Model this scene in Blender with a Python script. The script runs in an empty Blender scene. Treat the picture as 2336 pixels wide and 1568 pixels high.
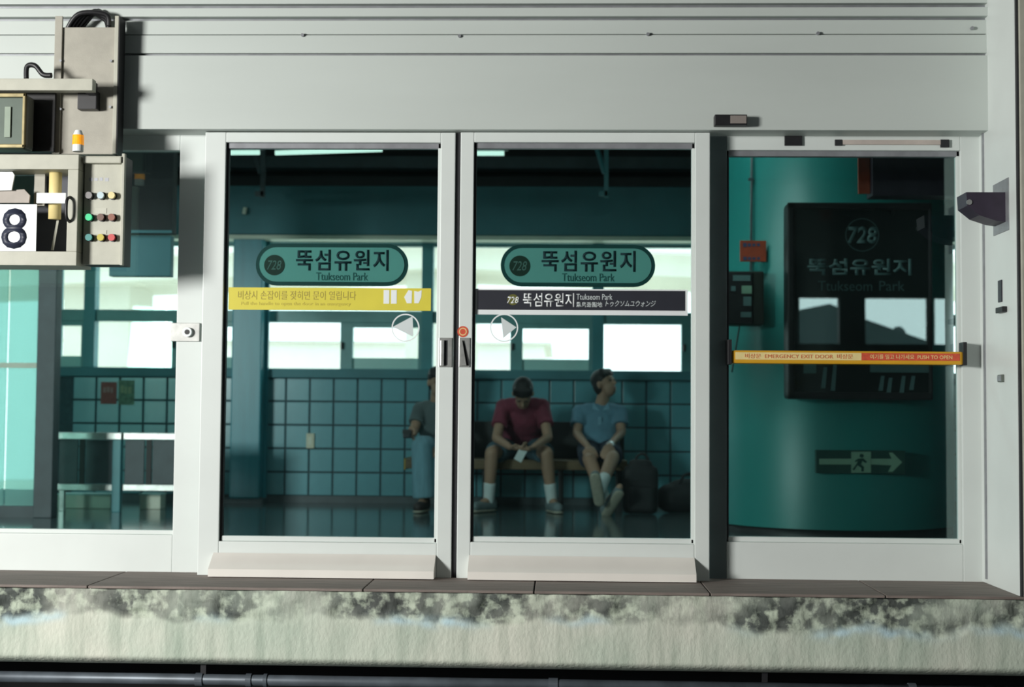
import bpy, bmesh, math, random
from mathutils import Vector, Matrix, noise
random.seed(7)
S = bpy.context.scene
COL = S.collection

# ------------------------------------------------------------------ camera
W, H, F = 2336, 1568, 3235.0
CAM = Vector((0.0, -6.6, 0.76))
YAW, PITCH, ROLL = (math.radians(a) for a in (1.9, 2.85, 0.47))
_f = Vector((-math.sin(YAW) * math.cos(PITCH), math.cos(YAW) * math.cos(PITCH), math.sin(PITCH)))
_r0 = Vector((math.cos(YAW), math.sin(YAW), 0))
_u0 = _r0.cross(_f)
_r = _r0 * math.cos(ROLL) + _u0 * math.sin(ROLL)
_u = _r.cross(_f)
cd = bpy.data.cameras.new('camera')
cd.sensor_width = 36.0
cd.lens = 36.0 * F / W
cd.clip_start, cd.clip_end = 0.05, 500
cd.dof.use_dof = True
cd.dof.focus_distance = 5.3
cd.dof.aperture_fstop = 2.8
cam = bpy.data.objects.new('camera', cd)
COL.objects.link(cam)
cam.matrix_world = Matrix((
    (_r.x, _u.x, -_f.x, CAM.x), (_r.y, _u.y, -_f.y, CAM.y), (_r.z, _u.z, -_f.z, CAM.z), (0, 0, 0, 1)))
S.camera = cam

# ------------------------------------------------------------------ world, light, exposure
wd = bpy.data.worlds.new('overcast_sky')
S.world = wd
wd.use_nodes = True
bg = wd.node_tree.nodes['Background']
bg.inputs[0].default_value = (0.90, 0.98, 1.0, 1)
bg.inputs[1].default_value = 4.0
S.view_settings.view_transform = 'Standard'
S.view_settings.look = 'None'
S.view_settings.exposure = 0.0
S.view_settings.gamma = 1.0
S.view_settings.use_curve_mapping = False


def area_light(name, loc, target, sx, sy, power, color):
    ld = bpy.data.lights.new(name, 'AREA')
    ld.shape = 'RECTANGLE'
    ld.size, ld.size_y, ld.energy, ld.color = sx, sy, power, color
    o = bpy.data.objects.new(name, ld)
    COL.objects.link(o)
    o.location = loc
    o.rotation_euler = (Vector(target) - Vector(loc)).to_track_quat('-Z', 'Y').to_euler()
    return o


# daylight entering the hall from its open end, left of the camera
area_light('hall_daylight', (-6.6, -6.2, 1.9), (-0.4, 0, 0.5), 1.4, 1.2, 850, (1.0, 0.985, 0.95))


# ------------------------------------------------------------------ helpers
def at(px, py, Y):
    """the point of the place seen at pixel (px, py) on the plane at depth Y"""
    d = _r * (px - W / 2) + _u * (H / 2 - py) + _f * F
    return CAM + d * ((Y - CAM.y) / d.y)


def xz(px0, py0, px1, py1, Y):
    xm, ym = (px0 + px1) / 2, (py0 + py1) / 2
    return at(px0, ym, Y).x, at(px1, ym, Y).x, at(xm, py1, Y).z, at(xm, py0, Y).z


def lin(c):
    return tuple((v / 255 / 12.92) if v / 255 <= 0.04045 else ((v / 255 + 0.055) / 1.055) ** 2.4 for v in c)


MATS = {}


def pm(name, rgb, rough=0.5, var=0.10, scale=12.0, bump=0.0, metal=0.0, spec=0.5, stretch=(1, 1, 1), emit=None, bscale=None):
    """procedural surface: base colour varied by noise, optional fine relief"""
    m = bpy.data.materials.new(name)
    m.use_nodes = True
    nt = m.node_tree
    b = nt.nodes['Principled BSDF']
    b.inputs['Roughness'].default_value = rough
    b.inputs['Metallic'].default_value = metal
    b.inputs['Specular IOR Level'].default_value = spec
    tc = nt.nodes.new('ShaderNodeTexCoord')
    mp = nt.nodes.new('ShaderNodeMapping')
    mp.inputs['Scale'].default_value = stretch
    nt.links.new(tc.outputs['Object'], mp.inputs['Vector'])
    nz = nt.nodes.new('ShaderNodeTexNoise')
    nz.inputs['Scale'].default_value = scale
    nz.inputs['Detail'].default_value = 5
    nt.links.new(mp.outputs['Vector'], nz.inputs['Vector'])
    rp = nt.nodes.new('ShaderNodeValToRGB')
    rp.color_ramp.elements[0].position = 0.3
    rp.color_ramp.elements[1].position = 0.7
    rp.color_ramp.elements[0].color = (*[max(0, c * (1 - var)) for c in rgb], 1)
    rp.color_ramp.elements[1].color = (*[min(1, c * (1 + var)) for c in rgb], 1)
    nt.links.new(nz.outputs['Fac'], rp.inputs['Fac'])
    nt.links.new(rp.outputs['Color'], b.inputs['Base Color'])
    if bump:
        n2 = nt.nodes.new('ShaderNodeTexNoise')
        n2.inputs['Scale'].default_value = bscale or scale * 6
        n2.inputs['Detail'].default_value = 6
        nt.links.new(tc.outputs['Object'], n2.inputs['Vector'])
        bp = nt.nodes.new('ShaderNodeBump')
        bp.inputs['Strength'].default_value = bump
        bp.inputs['Distance'].default_value = 0.01
        nt.links.new(n2.outputs['Fac'], bp.inputs['Height'])
        nt.links.new(bp.outputs['Normal'], b.inputs['Normal'])
    if emit:
        b.inputs['Emission Color'].default_value = (*emit[:3], 1)
        b.inputs['Emission Strength'].default_value = emit[3]
    MATS[name] = m
    return m


def glass(name, tint, refl, rough=0.0):
    m = bpy.data.materials.new(name)
    m.use_nodes = True
    nt = m.node_tree
    nt.nodes.remove(nt.nodes['Principled BSDF'])
    out = nt.nodes['Material Output']
    tr = nt.nodes.new('ShaderNodeBsdfTransparent')
    tr.inputs[0].default_value = (*tint, 1)
    gl = nt.nodes.new('ShaderNodeBsdfGlossy')
    gl.inputs['Color'].default_value = (0.80, 1.0, 0.97, 1)
    gl.inputs['Roughness'].default_value = rough
    mx = nt.nodes.new('ShaderNodeMixShader')
    mx.inputs[0].default_value = refl
    nt.links.new(tr.outputs[0], mx.inputs[1])
    nt.links.new(gl.outputs[0], mx.inputs[2])
    nt.links.new(mx.outputs[0], out.inputs[0])
    MATS[name] = m
    return m


WLOC = {}


def tag(o, label=None, cat=None, group=None, kind=None):
    if label: o['label'] = label
    if cat: o['category'] = cat
    if group: o['group'] = group
    if kind: o['kind'] = kind
    return o


def empty(name, loc, label=None, cat=None, group=None, kind=None):
    o = bpy.data.objects.new(name, None)
    o.empty_display_size = 0.05
    COL.objects.link(o)
    o.location = loc
    WLOC[o] = Vector(loc)
    return tag(o, label, cat, group, kind)


def link_mesh(name, me, mat, parent, centre):
    o = bpy.data.objects.new(name, me)
    COL.objects.link(o)
    if mat is not None and len(me.materials) == 0:
        me.materials.append(mat)
    WLOC[o] = Vector(centre)
    if parent is not None:
        o.parent = parent
        o.location = Vector(centre) - WLOC[parent]
    else:
        o.location = centre
    return o


def mesh_obj(name, verts, faces, mat, parent=None, smooth=False):
    vs = [Vector(v) for v in verts]
    lo = Vector((min(v.x for v in vs), min(v.y for v in vs), min(v.z for v in vs)))
    hi = Vector((max(v.x for v in vs), max(v.y for v in vs), max(v.z for v in vs)))
    c = (lo + hi) / 2
    c.z = lo.z
    me = bpy.data.meshes.new(name)
    me.from_pydata([v - c for v in vs], [], faces)
    if smooth:
        me.polygons.foreach_set('use_smooth', [True] * len(me.polygons))
    me.update()
    return link_mesh(name, me, mat, parent, c)


def bm_obj(name, bm, mat, parent=None, smooth=False):
    bmesh.ops.recalc_face_normals(bm, faces=bm.faces)
    bm.verts.ensure_lookup_table()
    vs = [v.co.copy() for v in bm.verts]
    lo = Vector((min(v.x for v in vs), min(v.y for v in vs), min(v.z for v in vs)))
    hi = Vector((max(v.x for v in vs), max(v.y for v in vs), max(v.z for v in vs)))
    c = (lo + hi) / 2
    c.z = lo.z
    bmesh.ops.translate(bm, verts=bm.verts, vec=-c)
    me = bpy.data.meshes.new(name)
    bm.to_mesh(me)
    bm.free()
    if smooth:
        me.polygons.foreach_set('use_smooth', [True] * len(me.polygons))
    return link_mesh(name, me, mat, parent, c)


def bm_box(bm, x0, x1, y0, y1, z0, z1, bev=0.0):
    r = bmesh.ops.create_cube(bm, size=1)
    vs = r['verts']
    for v in vs:
        v.co = Vector((x0 + (v.co.x + .5) * (x1 - x0), y0 + (v.co.y + .5) * (y1 - y0), z0 + (v.co.z + .5) * (z1 - z0)))
    if bev:
        es = list({e for v in vs for e in v.link_edges})
        bmesh.ops.bevel(bm, geom=es, offset=bev, segments=2, affect='EDGES', profile=0.6)


def box(name, x0, x1, y0, y1, z0, z1, mat, parent=None, bev=0.0):
    bm = bmesh.new()
    bm_box(bm, min(x0, x1), max(x0, x1), min(y0, y1), max(y0, y1), min(z0, z1), max(z0, z1), bev)
    return bm_obj(name, bm, mat, parent)


def pbox(name, px0, py0, px1, py1, Y, depth, mat, parent=None, bev=0.0):
    x0, x1, z0, z1 = xz(px0, py0, px1, py1, Y)
    return box(name, x0, x1, Y, Y + depth, z0, z1, mat, parent, bev)


def bm_cyl(bm, a, b, r0, r1=None, seg=16, caps=True):
    a, b = Vector(a), Vector(b)
    r1 = r0 if r1 is None else r1
    ax = (b - a).normalized()
    t = ax.orthogonal().normalized()
    s = ax.cross(t)
    va, vb = [], []
    for i in range(seg):
        an = 2 * math.pi * i / seg
        d = t * math.cos(an) + s * math.sin(an)
        va.append(bm.verts.new(a + d * r0))
        vb.append(bm.verts.new(b + d * r1))
    for i in range(seg):
        j = (i + 1) % seg
        bm.faces.new((va[i], va[j], vb[j], vb[i]))
    if caps:
        bm.faces.new(va[::-1])
        bm.faces.new(vb)


def cyl(name, a, b, r0, mat, parent=None, r1=None, seg=20, smooth=False):
    bm = bmesh.new()
    bm_cyl(bm, a, b, r0, r1, seg)
    return bm_obj(name, bm, mat, parent, smooth)


def tube(name, pts, r, mat, parent=None, seg=8):
    """smooth bent tube through points"""
    P = [Vector(p) for p in pts]
    Q = []
    for i in range(len(P) - 1):
        p0, p1, p2, p3 = P[max(i - 1, 0)], P[i], P[i + 1], P[min(i + 2, len(P) - 1)]
        for k in range(6):
            t = k / 6
            Q.append(0.5 * ((2 * p1) + (p2 - p0) * t + (2 * p0 - 5 * p1 + 4 * p2 - p3) * t * t + (3 * p1 - p0 - 3 * p2 + p3) * t ** 3))
    Q.append(P[-1])
    bm = bmesh.new()
    rings = []
    ref = Vector((0.1, 1, 0.2)).normalized()
    for i, q in enumerate(Q):
        d = (Q[min(i + 1, len(Q) - 1)] - Q[max(i - 1, 0)]).normalized()
        t = d.cross(ref).normalized()
        s = d.cross(t)
        rings.append([bm.verts.new(q + (t * math.cos(2 * math.pi * k / seg) + s * math.sin(2 * math.pi * k / seg)) * r) for k in range(seg)])
    for a, b in zip(rings, rings[1:]):
        for k in range(seg):
            bm.faces.new((a[k], a[(k + 1) % seg], b[(k + 1) % seg], b[k]))
    bm.faces.new(rings[0][::-1])
    bm.faces.new(rings[-1])
    return bm_obj(name, bm, mat, parent, True)


def prism(name, pts, Y, depth, mat, parent=None):
    """polygon given as (x, z) pairs, extruded from Y to Y + depth"""
    n = len(pts)
    v = [(x, Y, z) for x, z in pts] + [(x, Y + depth, z) for x, z in pts]
    f = [tuple(range(n)), tuple(range(2 * n - 1, n - 1, -1))] + [(i, (i + 1) % n, n + (i + 1) % n, n + i) for i in range(n)]
    bm = bmesh.new()
    bv = [bm.verts.new(p) for p in v]
    for q in f:
        bm.faces.new([bv[i] for i in q])
    return bm_obj(name, bm, mat, parent)


def pprism(name, pix, Y, depth, mat, parent=None):
    return prism(name, [(at(x, y, Y).x, at(x, y, Y).z) for x, y in pix], Y, depth, mat, parent)


def stadium(x0, x1, z0, z1, n=14):
    r = (z1 - z0) / 2
    zc = (z0 + z1) / 2
    p = []
    for i in range(n + 1):
        a = -math.pi / 2 + math.pi * i / n
        p.append((x1 - r + r * math.cos(a), zc + r * math.sin(a)))
    for i in range(n + 1):
        a = math.pi / 2 + math.pi * i / n
        p.append((x0 + r + r * math.cos(a), zc + r * math.sin(a)))
    return p


def circle(cx, cz, r, n=28):
    return [(cx + r * math.cos(2 * math.pi * i / n), cz + r * math.sin(2 * math.pi * i / n)) for i in range(n)]


def ring(name, cx, cz, r0, r1, Y, depth, mat, parent=None, n=32):
    bm = bmesh.new()
    R = []
    for y in (Y, Y + depth):
        for r in (r0, r1):
            R.append([bm.verts.new((cx + r * math.cos(2 * math.pi * i / n), y, cz + r * math.sin(2 * math.pi * i / n))) for i in range(n)])
    for i in range(n):
        j = (i + 1) % n
        for a, b in ((0, 1), (1, 3), (3, 2), (2, 0)):
            bm.faces.new((R[a][i], R[a][j], R[b][j], R[b][i]))
    return bm_obj(name, bm, mat, parent)


def text(body, x0, x1, z0, z1, Y, mat, parent, depth=0.0015, bold=0.0, shear=0.0, name='lettering', spacing=1.0):
    """lettering set to fill the given rectangle, facing the tracks"""
    cu = bpy.data.curves.new('lettering', 'FONT')
    cu.body = body
    cu.offset = bold
    cu.shear = shear
    cu.space_character = spacing
    cu.resolution_u = 3
    tmp = bpy.data.objects.new('lettering_tmp', cu)
    COL.objects.link(tmp)
    bpy.context.view_layer.update()
    me = bpy.data.meshes.new_from_object(tmp.evaluated_get(bpy.context.evaluated_depsgraph_get()))
    bpy.data.objects.remove(tmp)
    bpy.data.curves.remove(cu)
    xs = [v.co.x for v in me.vertices]
    ys = [v.co.y for v in me.vertices]
    ax, bx_, ay, by = min(xs), max(xs), min(ys), max(ys)
    cx, cz = (x0 + x1) / 2, z0
    for v in me.vertices:
        u = (v.co.x - ax) / (bx_ - ax)
        w = (v.co.y - ay) / (by - ay)
        v.co = Vector((x0 + u * (x1 - x0) - cx, 0, w * (z1 - z0)))
    bm = bmesh.new()
    bm.from_mesh(me)
    r = bmesh.ops.extrude_face_region(bm, geom=bm.faces[:])
    bmesh.ops.translate(bm, verts=[g for g in r['geom'] if isinstance(g, bmesh.types.BMVert)], vec=(0, depth, 0))
    bmesh.ops.recalc_face_normals(bm, faces=bm.faces)
    bm.to_mesh(me)
    bm.free()
    return link_mesh(name, me, mat, parent, (cx, Y, cz))


def ptext(body, px0, py0, px1, py1, Y, mat, parent, **k):
    x0, x1, z0, z1 = xz(px0, py0, px1, py1, Y)
    return text(body, x0, x1, z0, z1, Y, mat, parent, **k)


def marks(x0, x1, z0, z1, Y, mat, parent, n):
    """small print that cannot be read: a row of worn marks"""
    rnd = random.Random(n * 17 + int(x0 * 1000))
    w = (x1 - x0) / n
    for k in range(n):
        a = x0 + k * w
        box('print_mark', a, a + w * rnd.uniform(0.55, 0.85), Y, Y + 0.0012, z0 + (z1 - z0) * rnd.uniform(0, .2), z1 - (z1 - z0) * rnd.uniform(0, .2), mat, parent)


# ------------------------------------------------------------------ materials
white = pm('white_painted_steel', (0.66, 0.71, 0.685), 0.42, 0.035, 3, bump=0.02, bscale=260)
white2 = pm('dimmed_header_white', (0.52, 0.57, 0.54), 0.5, 0.05, 1.2, bump=0.03, bscale=200, stretch=(0.4, 1, 2))  # header white darkened to carry the dimmer light above the doors
warmw = pm('ivory_kick_plate', (0.76, 0.735, 0.68), 0.5, 0.04, 4)
greyal = pm('grey_aluminium', (0.30, 0.31, 0.33), 0.4, 0.12, 18, metal=0.4)
steel = pm('worn_steel', (0.50, 0.51, 0.49), 0.35, 0.15, 30, metal=0.7)
rubber = pm('black_rubber', (0.018, 0.019, 0.022), 0.6, 0.2, 20)
black = pm('black_plastic', (0.014, 0.014, 0.016), 0.45, 0.2, 20)
purple = pm('purple_black_plastic', (0.035, 0.027, 0.045), 0.5, 0.15, 20)
beige = pm('beige_enamel', (0.36, 0.345, 0.29), 0.55, 0.08, 14, bump=0.08, bscale=220)
beigel = pm('pale_beige_enamel', (0.45, 0.45, 0.375), 0.55, 0.07, 14, bump=0.06, bscale=220)
psd_glass = glass('tinted_door_glass', (0.76, 0.835, 0.83), 0.095)
clear = glass('clear_glass', (0.93, 0.97, 0.96), 0.04)
tile_m = pm('teal_glazed_tile', (0.125, 0.345, 0.395), 0.25, 0.14, 3, spec=0.5)
grout = pm('dark_grout', (0.045, 0.085, 0.10), 0.8, 0.2, 30)
tealp = pm('teal_paint', (0.055, 0.26, 0.29), 0.45, 0.08, 5)
tealb = pm('blue_teal_column_paint', (0.035, 0.25, 0.31), 0.35, 0.10, 6, stretch=(3, 3, 0.3))
teald = pm('deep_teal_beam_paint', (0.055, 0.20, 0.23), 0.6, 0.08, 4)
dark = pm('dark_ceiling_paint', (0.02, 0.026, 0.028), 0.7, 0.2, 6)
darkg = pm('dark_blue_grey_steel', (0.07, 0.095, 0.105), 0.55, 0.15, 8)
alufr = pm('pale_window_aluminium', (0.14, 0.33, 0.33), 0.4, 0.08, 10)
ledge = pm('pale_ledge_paint', (0.62, 0.68, 0.56), 0.5, 0.06, 10)
floor_m = pm('polished_grey_terrazzo', (0.085, 0.125, 0.13), 0.12, 0.18, 40, spec=0.6)
signteal = pm('pale_teal_sign_face', (0.26, 0.62, 0.56), 0.4, 0.03, 6)
signrim = pm('dark_teal_sign_rim', (0.02, 0.10, 0.095), 0.4, 0.1, 10)
olive = pm('dark_green_disc', (0.02, 0.055, 0.035), 0.5, 0.1, 10)
ink = pm('dark_navy_ink', (0.012, 0.045, 0.06), 0.6, 0.1, 20)
mid_ink = pm('soft_teal_ink', (0.04, 0.19, 0.18), 0.6, 0.1, 20)
greyink = pm('grey_green_ink', (0.16, 0.30, 0.26), 0.6, 0.1, 20)
yellow = pm('yellow_vinyl', (0.66, 0.58, 0.055), 0.45, 0.04, 8)
brownink = pm('faded_brown_ink', (0.36, 0.29, 0.05), 0.6, 0.1, 20)
fadeink = pm('faint_ochre_ink', (0.52, 0.44, 0.06), 0.6, 0.1, 20)
charcoal = pm('charcoal_vinyl', (0.022, 0.024, 0.034), 0.45, 0.08, 10)
paper = pm('white_vinyl', (0.80, 0.84, 0.84), 0.5, 0.02, 10)
palev = pm('pale_grey_vinyl', (0.62, 0.68, 0.68), 0.5, 0.03, 10)
redst = pm('orange_red_vinyl', (0.62, 0.09, 0.045), 0.45, 0.15, 60)
palered = pm('faded_red_ink', (0.62, 0.16, 0.06), 0.5, 0.1, 60)
barY = pm('amber_yellow_bar_paint', (0.66, 0.35, 0.018), 0.4, 0.05, 8)
cream = pm('cream_label', (0.80, 0.66, 0.30), 0.5, 0.05, 20)
amber = pm('amber_lens', (0.85, 0.32, 0.01), 0.25, 0.25, 60, emit=(1.0, 0.36, 0.02, 0.55))
boothm = pm('glossy_teal_booth_enamel', (0.02, 0.26, 0.235), 0.40, 0.08, 2, spec=0.6, stretch=(1, 1, 0.3))
boothd = pm('black_booth_plinth', (0.012, 0.014, 0.015), 0.5, 0.2, 10)
dispm = pm('dark_display_face', (0.012, 0.018, 0.018), 0.08, 0.15, 4)
disptx = pm('muted_teal_lettering', (0.10, 0.19, 0.19), 0.5, 0.05, 20)
disptx2 = pm('dim_teal_lettering', (0.055, 0.11, 0.11), 0.5, 0.05, 20)
orange = pm('orange_red_sign', (0.42, 0.07, 0.03), 0.4, 0.15, 20)
blueink = pm('slate_blue_ink', (0.05, 0.07, 0.16), 0.5, 0.1, 20)
exitg = pm('dark_exit_green', (0.012, 0.07, 0.055), 0.5, 0.08, 20)
exitl = pm('pale_luminous_green', (0.26, 0.45, 0.32), 0.5, 0.08, 20)
wood = pm('brown_bench_wood', (0.13, 0.085, 0.04), 0.5, 0.25, 20, stretch=(0.3, 6, 6))
woodend = pm('ochre_bench_end', (0.42, 0.27, 0.035), 0.5, 0.15, 20)
benchd = pm('black_bench_panel', (0.016, 0.019, 0.02), 0.6, 0.15, 10)
coping_m = pm('brown_rubber_edge_strip', (0.20, 0.165, 0.145), 0.7, 0.25, 9, bump=0.15, bscale=90, stretch=(0.6, 5, 5))
ballast = pm('dark_track_bed', (0.05, 0.06, 0.065), 0.9, 0.4, 14, bump=0.6)
under = pm('black_under_platform', (0.012, 0.013, 0.014), 0.9, 0.2, 5)
pipe_m = pm('blue_grey_conduit', (0.10, 0.12, 0.14), 0.45, 0.25, 10, metal=0.3)
skin = pm('skin', (0.36, 0.22, 0.15), 0.55, 0.06, 20)
hairm = pm('black_hair', (0.010, 0.009, 0.010), 0.6, 0.3, 60)
redcl = pm('maroon_knit', (0.19, 0.032, 0.06), 0.85, 0.18, 14, bump=1.0, bscale=16)
bluecl = pm('blue_shirt_cotton', (0.11, 0.235, 0.32), 0.85, 0.12, 10, bump=1.0, bscale=16)
greycl = pm('grey_tee_cotton', (0.10, 0.13, 0.135), 0.85, 0.12, 12, bump=1.0, bscale=16)
navycl = pm('navy_shorts_cotton', (0.018, 0.028, 0.05), 0.85, 0.15, 12, bump=1.0, bscale=16)
slatecl = pm('slate_shorts_cotton', (0.05, 0.10, 0.13), 0.85, 0.15, 12, bump=1.0, bscale=16)
jean = pm('pale_blue_denim', (0.17, 0.33, 0.40), 0.85, 0.14, 8, bump=1.0, bscale=16, stretch=(4, 4, 0.6))
sock = pm('white_sock', (0.62, 0.68, 0.68), 0.9, 0.05, 20)
shoeg = pm('grey_trainer', (0.16, 0.20, 0.21), 0.7, 0.15, 20)
shoeb = pm('dark_brown_shoe', (0.035, 0.025, 0.025), 0.6, 0.15, 20)
sole = pm('pale_shoe_sole', (0.36, 0.34, 0.27), 0.8, 0.15, 30)
bagm = pm('black_nylon', (0.007, 0.009, 0.011), 0.7, 0.2, 20)
concrete_far = pm('pale_far_concrete', (0.72, 0.68, 0.60), 0.8, 0.08, 0.4)
concrete_white = pm('white_far_concrete', (0.88, 0.82, 0.78), 0.8, 0.05, 0.4)
roofteal = pm('slate_teal_roof', (0.03, 0.055, 0.055), 0.7, 0.1, 1)
halld = pm('dull_hall_paint', (0.035, 0.04, 0.04), 0.8, 0.1, 1)
hallc = pm('dull_hall_ceiling', (0.03, 0.033, 0.033), 0.8, 0.1, 1)
cyan_light = pm('pale_light_tone', (0.45, 0.72, 0.68), 0.6, 0.08, 3)  # pale tone painting reflections under the sashes and lit floor patches
def frosted(name, col):
    m = bpy.data.materials.new(name)
    m.use_nodes = True
    nt = m.node_tree
    nt.nodes.remove(nt.nodes['Principled BSDF'])
    tl, df_ = nt.nodes.new('ShaderNodeBsdfTranslucent'), nt.nodes.new('ShaderNodeBsdfDiffuse')
    tl.inputs[0].default_value = (*col, 1)
    df_.inputs[0].default_value = (*col, 1)
    mx = nt.nodes.new('ShaderNodeMixShader')
    mx.inputs[0].default_value = 0.25
    nt.links.new(tl.outputs[0], mx.inputs[1])
    nt.links.new(df_.outputs[0], mx.inputs[2])
    tp = nt.nodes.new('ShaderNodeBsdfTransparent')
    tp.inputs[0].default_value = (*[c * 0.93 for c in col], 1)
    m2 = nt.nodes.new('ShaderNodeMixShader')
    m2.inputs[0].default_value = 0.55
    nt.links.new(mx.outputs[0], m2.inputs[1])
    nt.links.new(tp.outputs[0], m2.inputs[2])
    nt.links.new(m2.outputs[0], nt.nodes['Material Output'].inputs[0])
    return m


partm = frosted('frosted_cyan_glass', (0.72, 0.97, 0.92))
tubem = pm('lit_tube', (0.8, 0.9, 0.85), 0.4, 0.02, 5, emit=(0.72, 1.0, 0.86, 1.5))

# rough platform-edge concrete, dark where the facing has broken away
def concrete_mat():
    m = bpy.data.materials.new('weathered_platform_concrete')
    m.use_nodes = True
    nt = m.node_tree
    b = nt.nodes['Principled BSDF']
    b.inputs['Roughness'].default_value = 0.9
    tc = nt.nodes.new('ShaderNodeTexCoord')

    def nz(scale, det, st):
        mp = nt.nodes.new('ShaderNodeMapping')
        mp.inputs['Scale'].default_value = st
        nt.links.new(tc.outputs['Object'], mp.inputs['Vector'])
        n = nt.nodes.new('ShaderNodeTexNoise')
        n.inputs['Scale'].default_value = scale
        n.inputs['Detail'].default_value = det
        nt.links.new(mp.outputs['Vector'], n.inputs['Vector'])
        return n

    def ramp(src, p0, c0, p1, c1):
        r = nt.nodes.new('ShaderNodeValToRGB')
        r.color_ramp.elements[0].position, r.color_ramp.elements[1].position = p0, p1
        r.color_ramp.elements[0].color, r.color_ramp.elements[1].color = (*c0, 1), (*c1, 1)
        nt.links.new(src, r.inputs['Fac'])
        return r
    base = ramp(nz(2.2, 4, (1, 1, 1)).outputs['Fac'], 0.35, (0.50, 0.58, 0.48), 0.65, (0.66, 0.68, 0.58))
    streak = ramp(nz(7, 4, (3.0, 1, 0.35)).outputs['Fac'], 0.30, (0.70, 0.74, 0.72), 0.55, (1, 1, 1))
    m1 = nt.nodes.new('ShaderNodeMixRGB')
    m1.blend_type = 'MULTIPLY'
    m1.inputs[0].default_value = 0.8
    nt.links.new(base.outputs[0], m1.inputs[1])
    nt.links.new(streak.outputs[0], m1.inputs[2])
    att = nt.nodes.new('ShaderNodeAttribute')
    att.attribute_name = 'broken'
    dn = ramp(nz(22, 10, (0.9, 1, 0.8)).outputs['Fac'], 0.46, (0.028, 0.034, 0.036), 0.60, (0.42, 0.48, 0.38))
    m2 = nt.nodes.new('ShaderNodeMixRGB')
    nt.links.new(att.outputs['Fac'], m2.inputs[0])
    nt.links.new(m1.outputs[0], m2.inputs[1])
    nt.links.new(dn.outputs[0], m2.inputs[2])
    at2 = nt.nodes.new('ShaderNodeAttribute')
    at2.attribute_name = 'paint'
    m3 = nt.nodes.new('ShaderNodeMixRGB')
    m3.inputs[2].default_value = (0.46, 0.62, 0.66, 1)
    nt.links.new(at2.outputs['Fac'], m3.inputs[0])
    nt.links.new(m2.outputs[0], m3.inputs[1])
    nt.links.new(m3.outputs[0], b.inputs['Base Color'])
    bp = nt.nodes.new('ShaderNodeBump')
    bp.inputs['Strength'].default_value = 0.35
    bp.inputs['Distance'].default_value = 0.01
    nt.links.new(nz(60, 6, (1, 1, 0.6)).outputs['Fac'], bp.inputs['Height'])
    nt.links.new(bp.outputs['Normal'], b.inputs['Normal'])
    return m


concrete = concrete_mat()

# ================================================================== THE SETTING
XL, XR = -6.5, 5.0          # run of the platform that is built
YB = 5.4                    # tiled wall of the platform
YE = -0.45                  # platform edge

fl = empty('floor', (-0.5, 2.5, 0), 'polished dark grey platform floor behind the glass doors', kind='structure')
box('floor_slab', XL, XR, 0.2, YB + 0.3, -0.3, 0.0, floor_m, fl)
# brown edge strips with joints, between the doors and the drop
jx = [-6.5, -4.4] + [at(p, 1345, YE).x for p in (200, 828, 1218, 1620, 2020)] + [2.6, 5.0]
for a, b in zip(jx, jx[1:]):
    box('coping_slab', a + 0.003, b - 0.003, YE - 0.004, 0.2, -0.012, 0.0, coping_m, fl, 0.003)

# concrete face of the platform edge
nx, nz_ = 620, 46
zt, zb_ = -0.013, -0.345
vv, ff, br, blu = [], [], [], []
for j in range(nz_ + 1):
    t = j / nz_
    for i in range(nx + 1):
        x = -5.0 + 8.2 * i / nx
        z = zt + (zb_ - zt) * t
        hv = max(0.0, min(1.0, (x - 0.55) / 0.3)) + max(0.0, min(1.0, (-2.05 - x) / 0.3))
        lim = -0.125 - 0.02 * hv + 0.030 * noise.noise((x * 1.7, 3.1, 0)) + 0.03 * noise.noise((x * 6.5, 7.7, 0)) + 0.012 * noise.noise((x * 21, 1.7, 0))
        patch = noise.noise((x * 0.9, 9.3, 2)) * 0.5 + noise.noise((x * 3.1, z * 6, 5)) * 0.7
        k = min(1, max(0, (z - lim) / 0.018))
        amt = k * min(1, max(0.30, 0.55 + 0.35 * hv + patch * 1.3))
        edge = math.exp(-((z - lim) / 0.012) ** 2) * 0.6
        broken = min(1, amt * 0.9 + edge * min(1, max(0.1, 0.7 + patch)))
        fr = noise.fractal((x * 9, z * 14, 1.3), 1.0, 2.0, 5)
        y = YE + broken * (0.016 + 0.030 * fr) + 0.003 * noise.noise((x * 5, z * 3, 0))
        if z < -0.300:
            y += (-0.300 - z) ** 2 * 34
        vv.append((x, y, z))
        br.append(broken)
        dz = (lim - 0.012 - z) / 0.022
        blu.append(max(0.0, min(1.0, (noise.noise((x * 2.3, 4.4, 8)) + 0.45 * hv - 0.18) * 4)) * math.exp(-dz * dz) * min(1, max(0, 0.6 + 1.2 * noise.noise((x * 14, z * 22, 3)))))
for j in range(nz_):
    for i in range(nx):
        a = j * (nx + 1) + i
        ff.append((a, a + nx + 1, a + nx + 2, a + 1))
fo = mesh_obj('edge_face', vv, ff, concrete, fl, True)
ca = fo.data.attributes.new('broken', 'FLOAT', 'POINT')
ca.data.foreach_set('value', br)
cb_ = fo.data.attributes.new('paint', 'FLOAT', 'POINT')
cb_.data.foreach_set('value', blu)
box('edge_core', -5, 3.2, YE + 0.06, 0.15, -0.335, -0.014, under, fl)
box('under_wall', XL, XR, 0.15, 0.3, -1.2, -0.3, under, fl)

box('track_bed', -14, 14, -12, 0.15, -1.35, -1.2, ballast).update_tag()
bpy.data.objects['track_bed'].name = 'ground'
tag(bpy.data.objects['ground'], 'dark gravel track bed below the platform edge', kind='structure')

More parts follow.
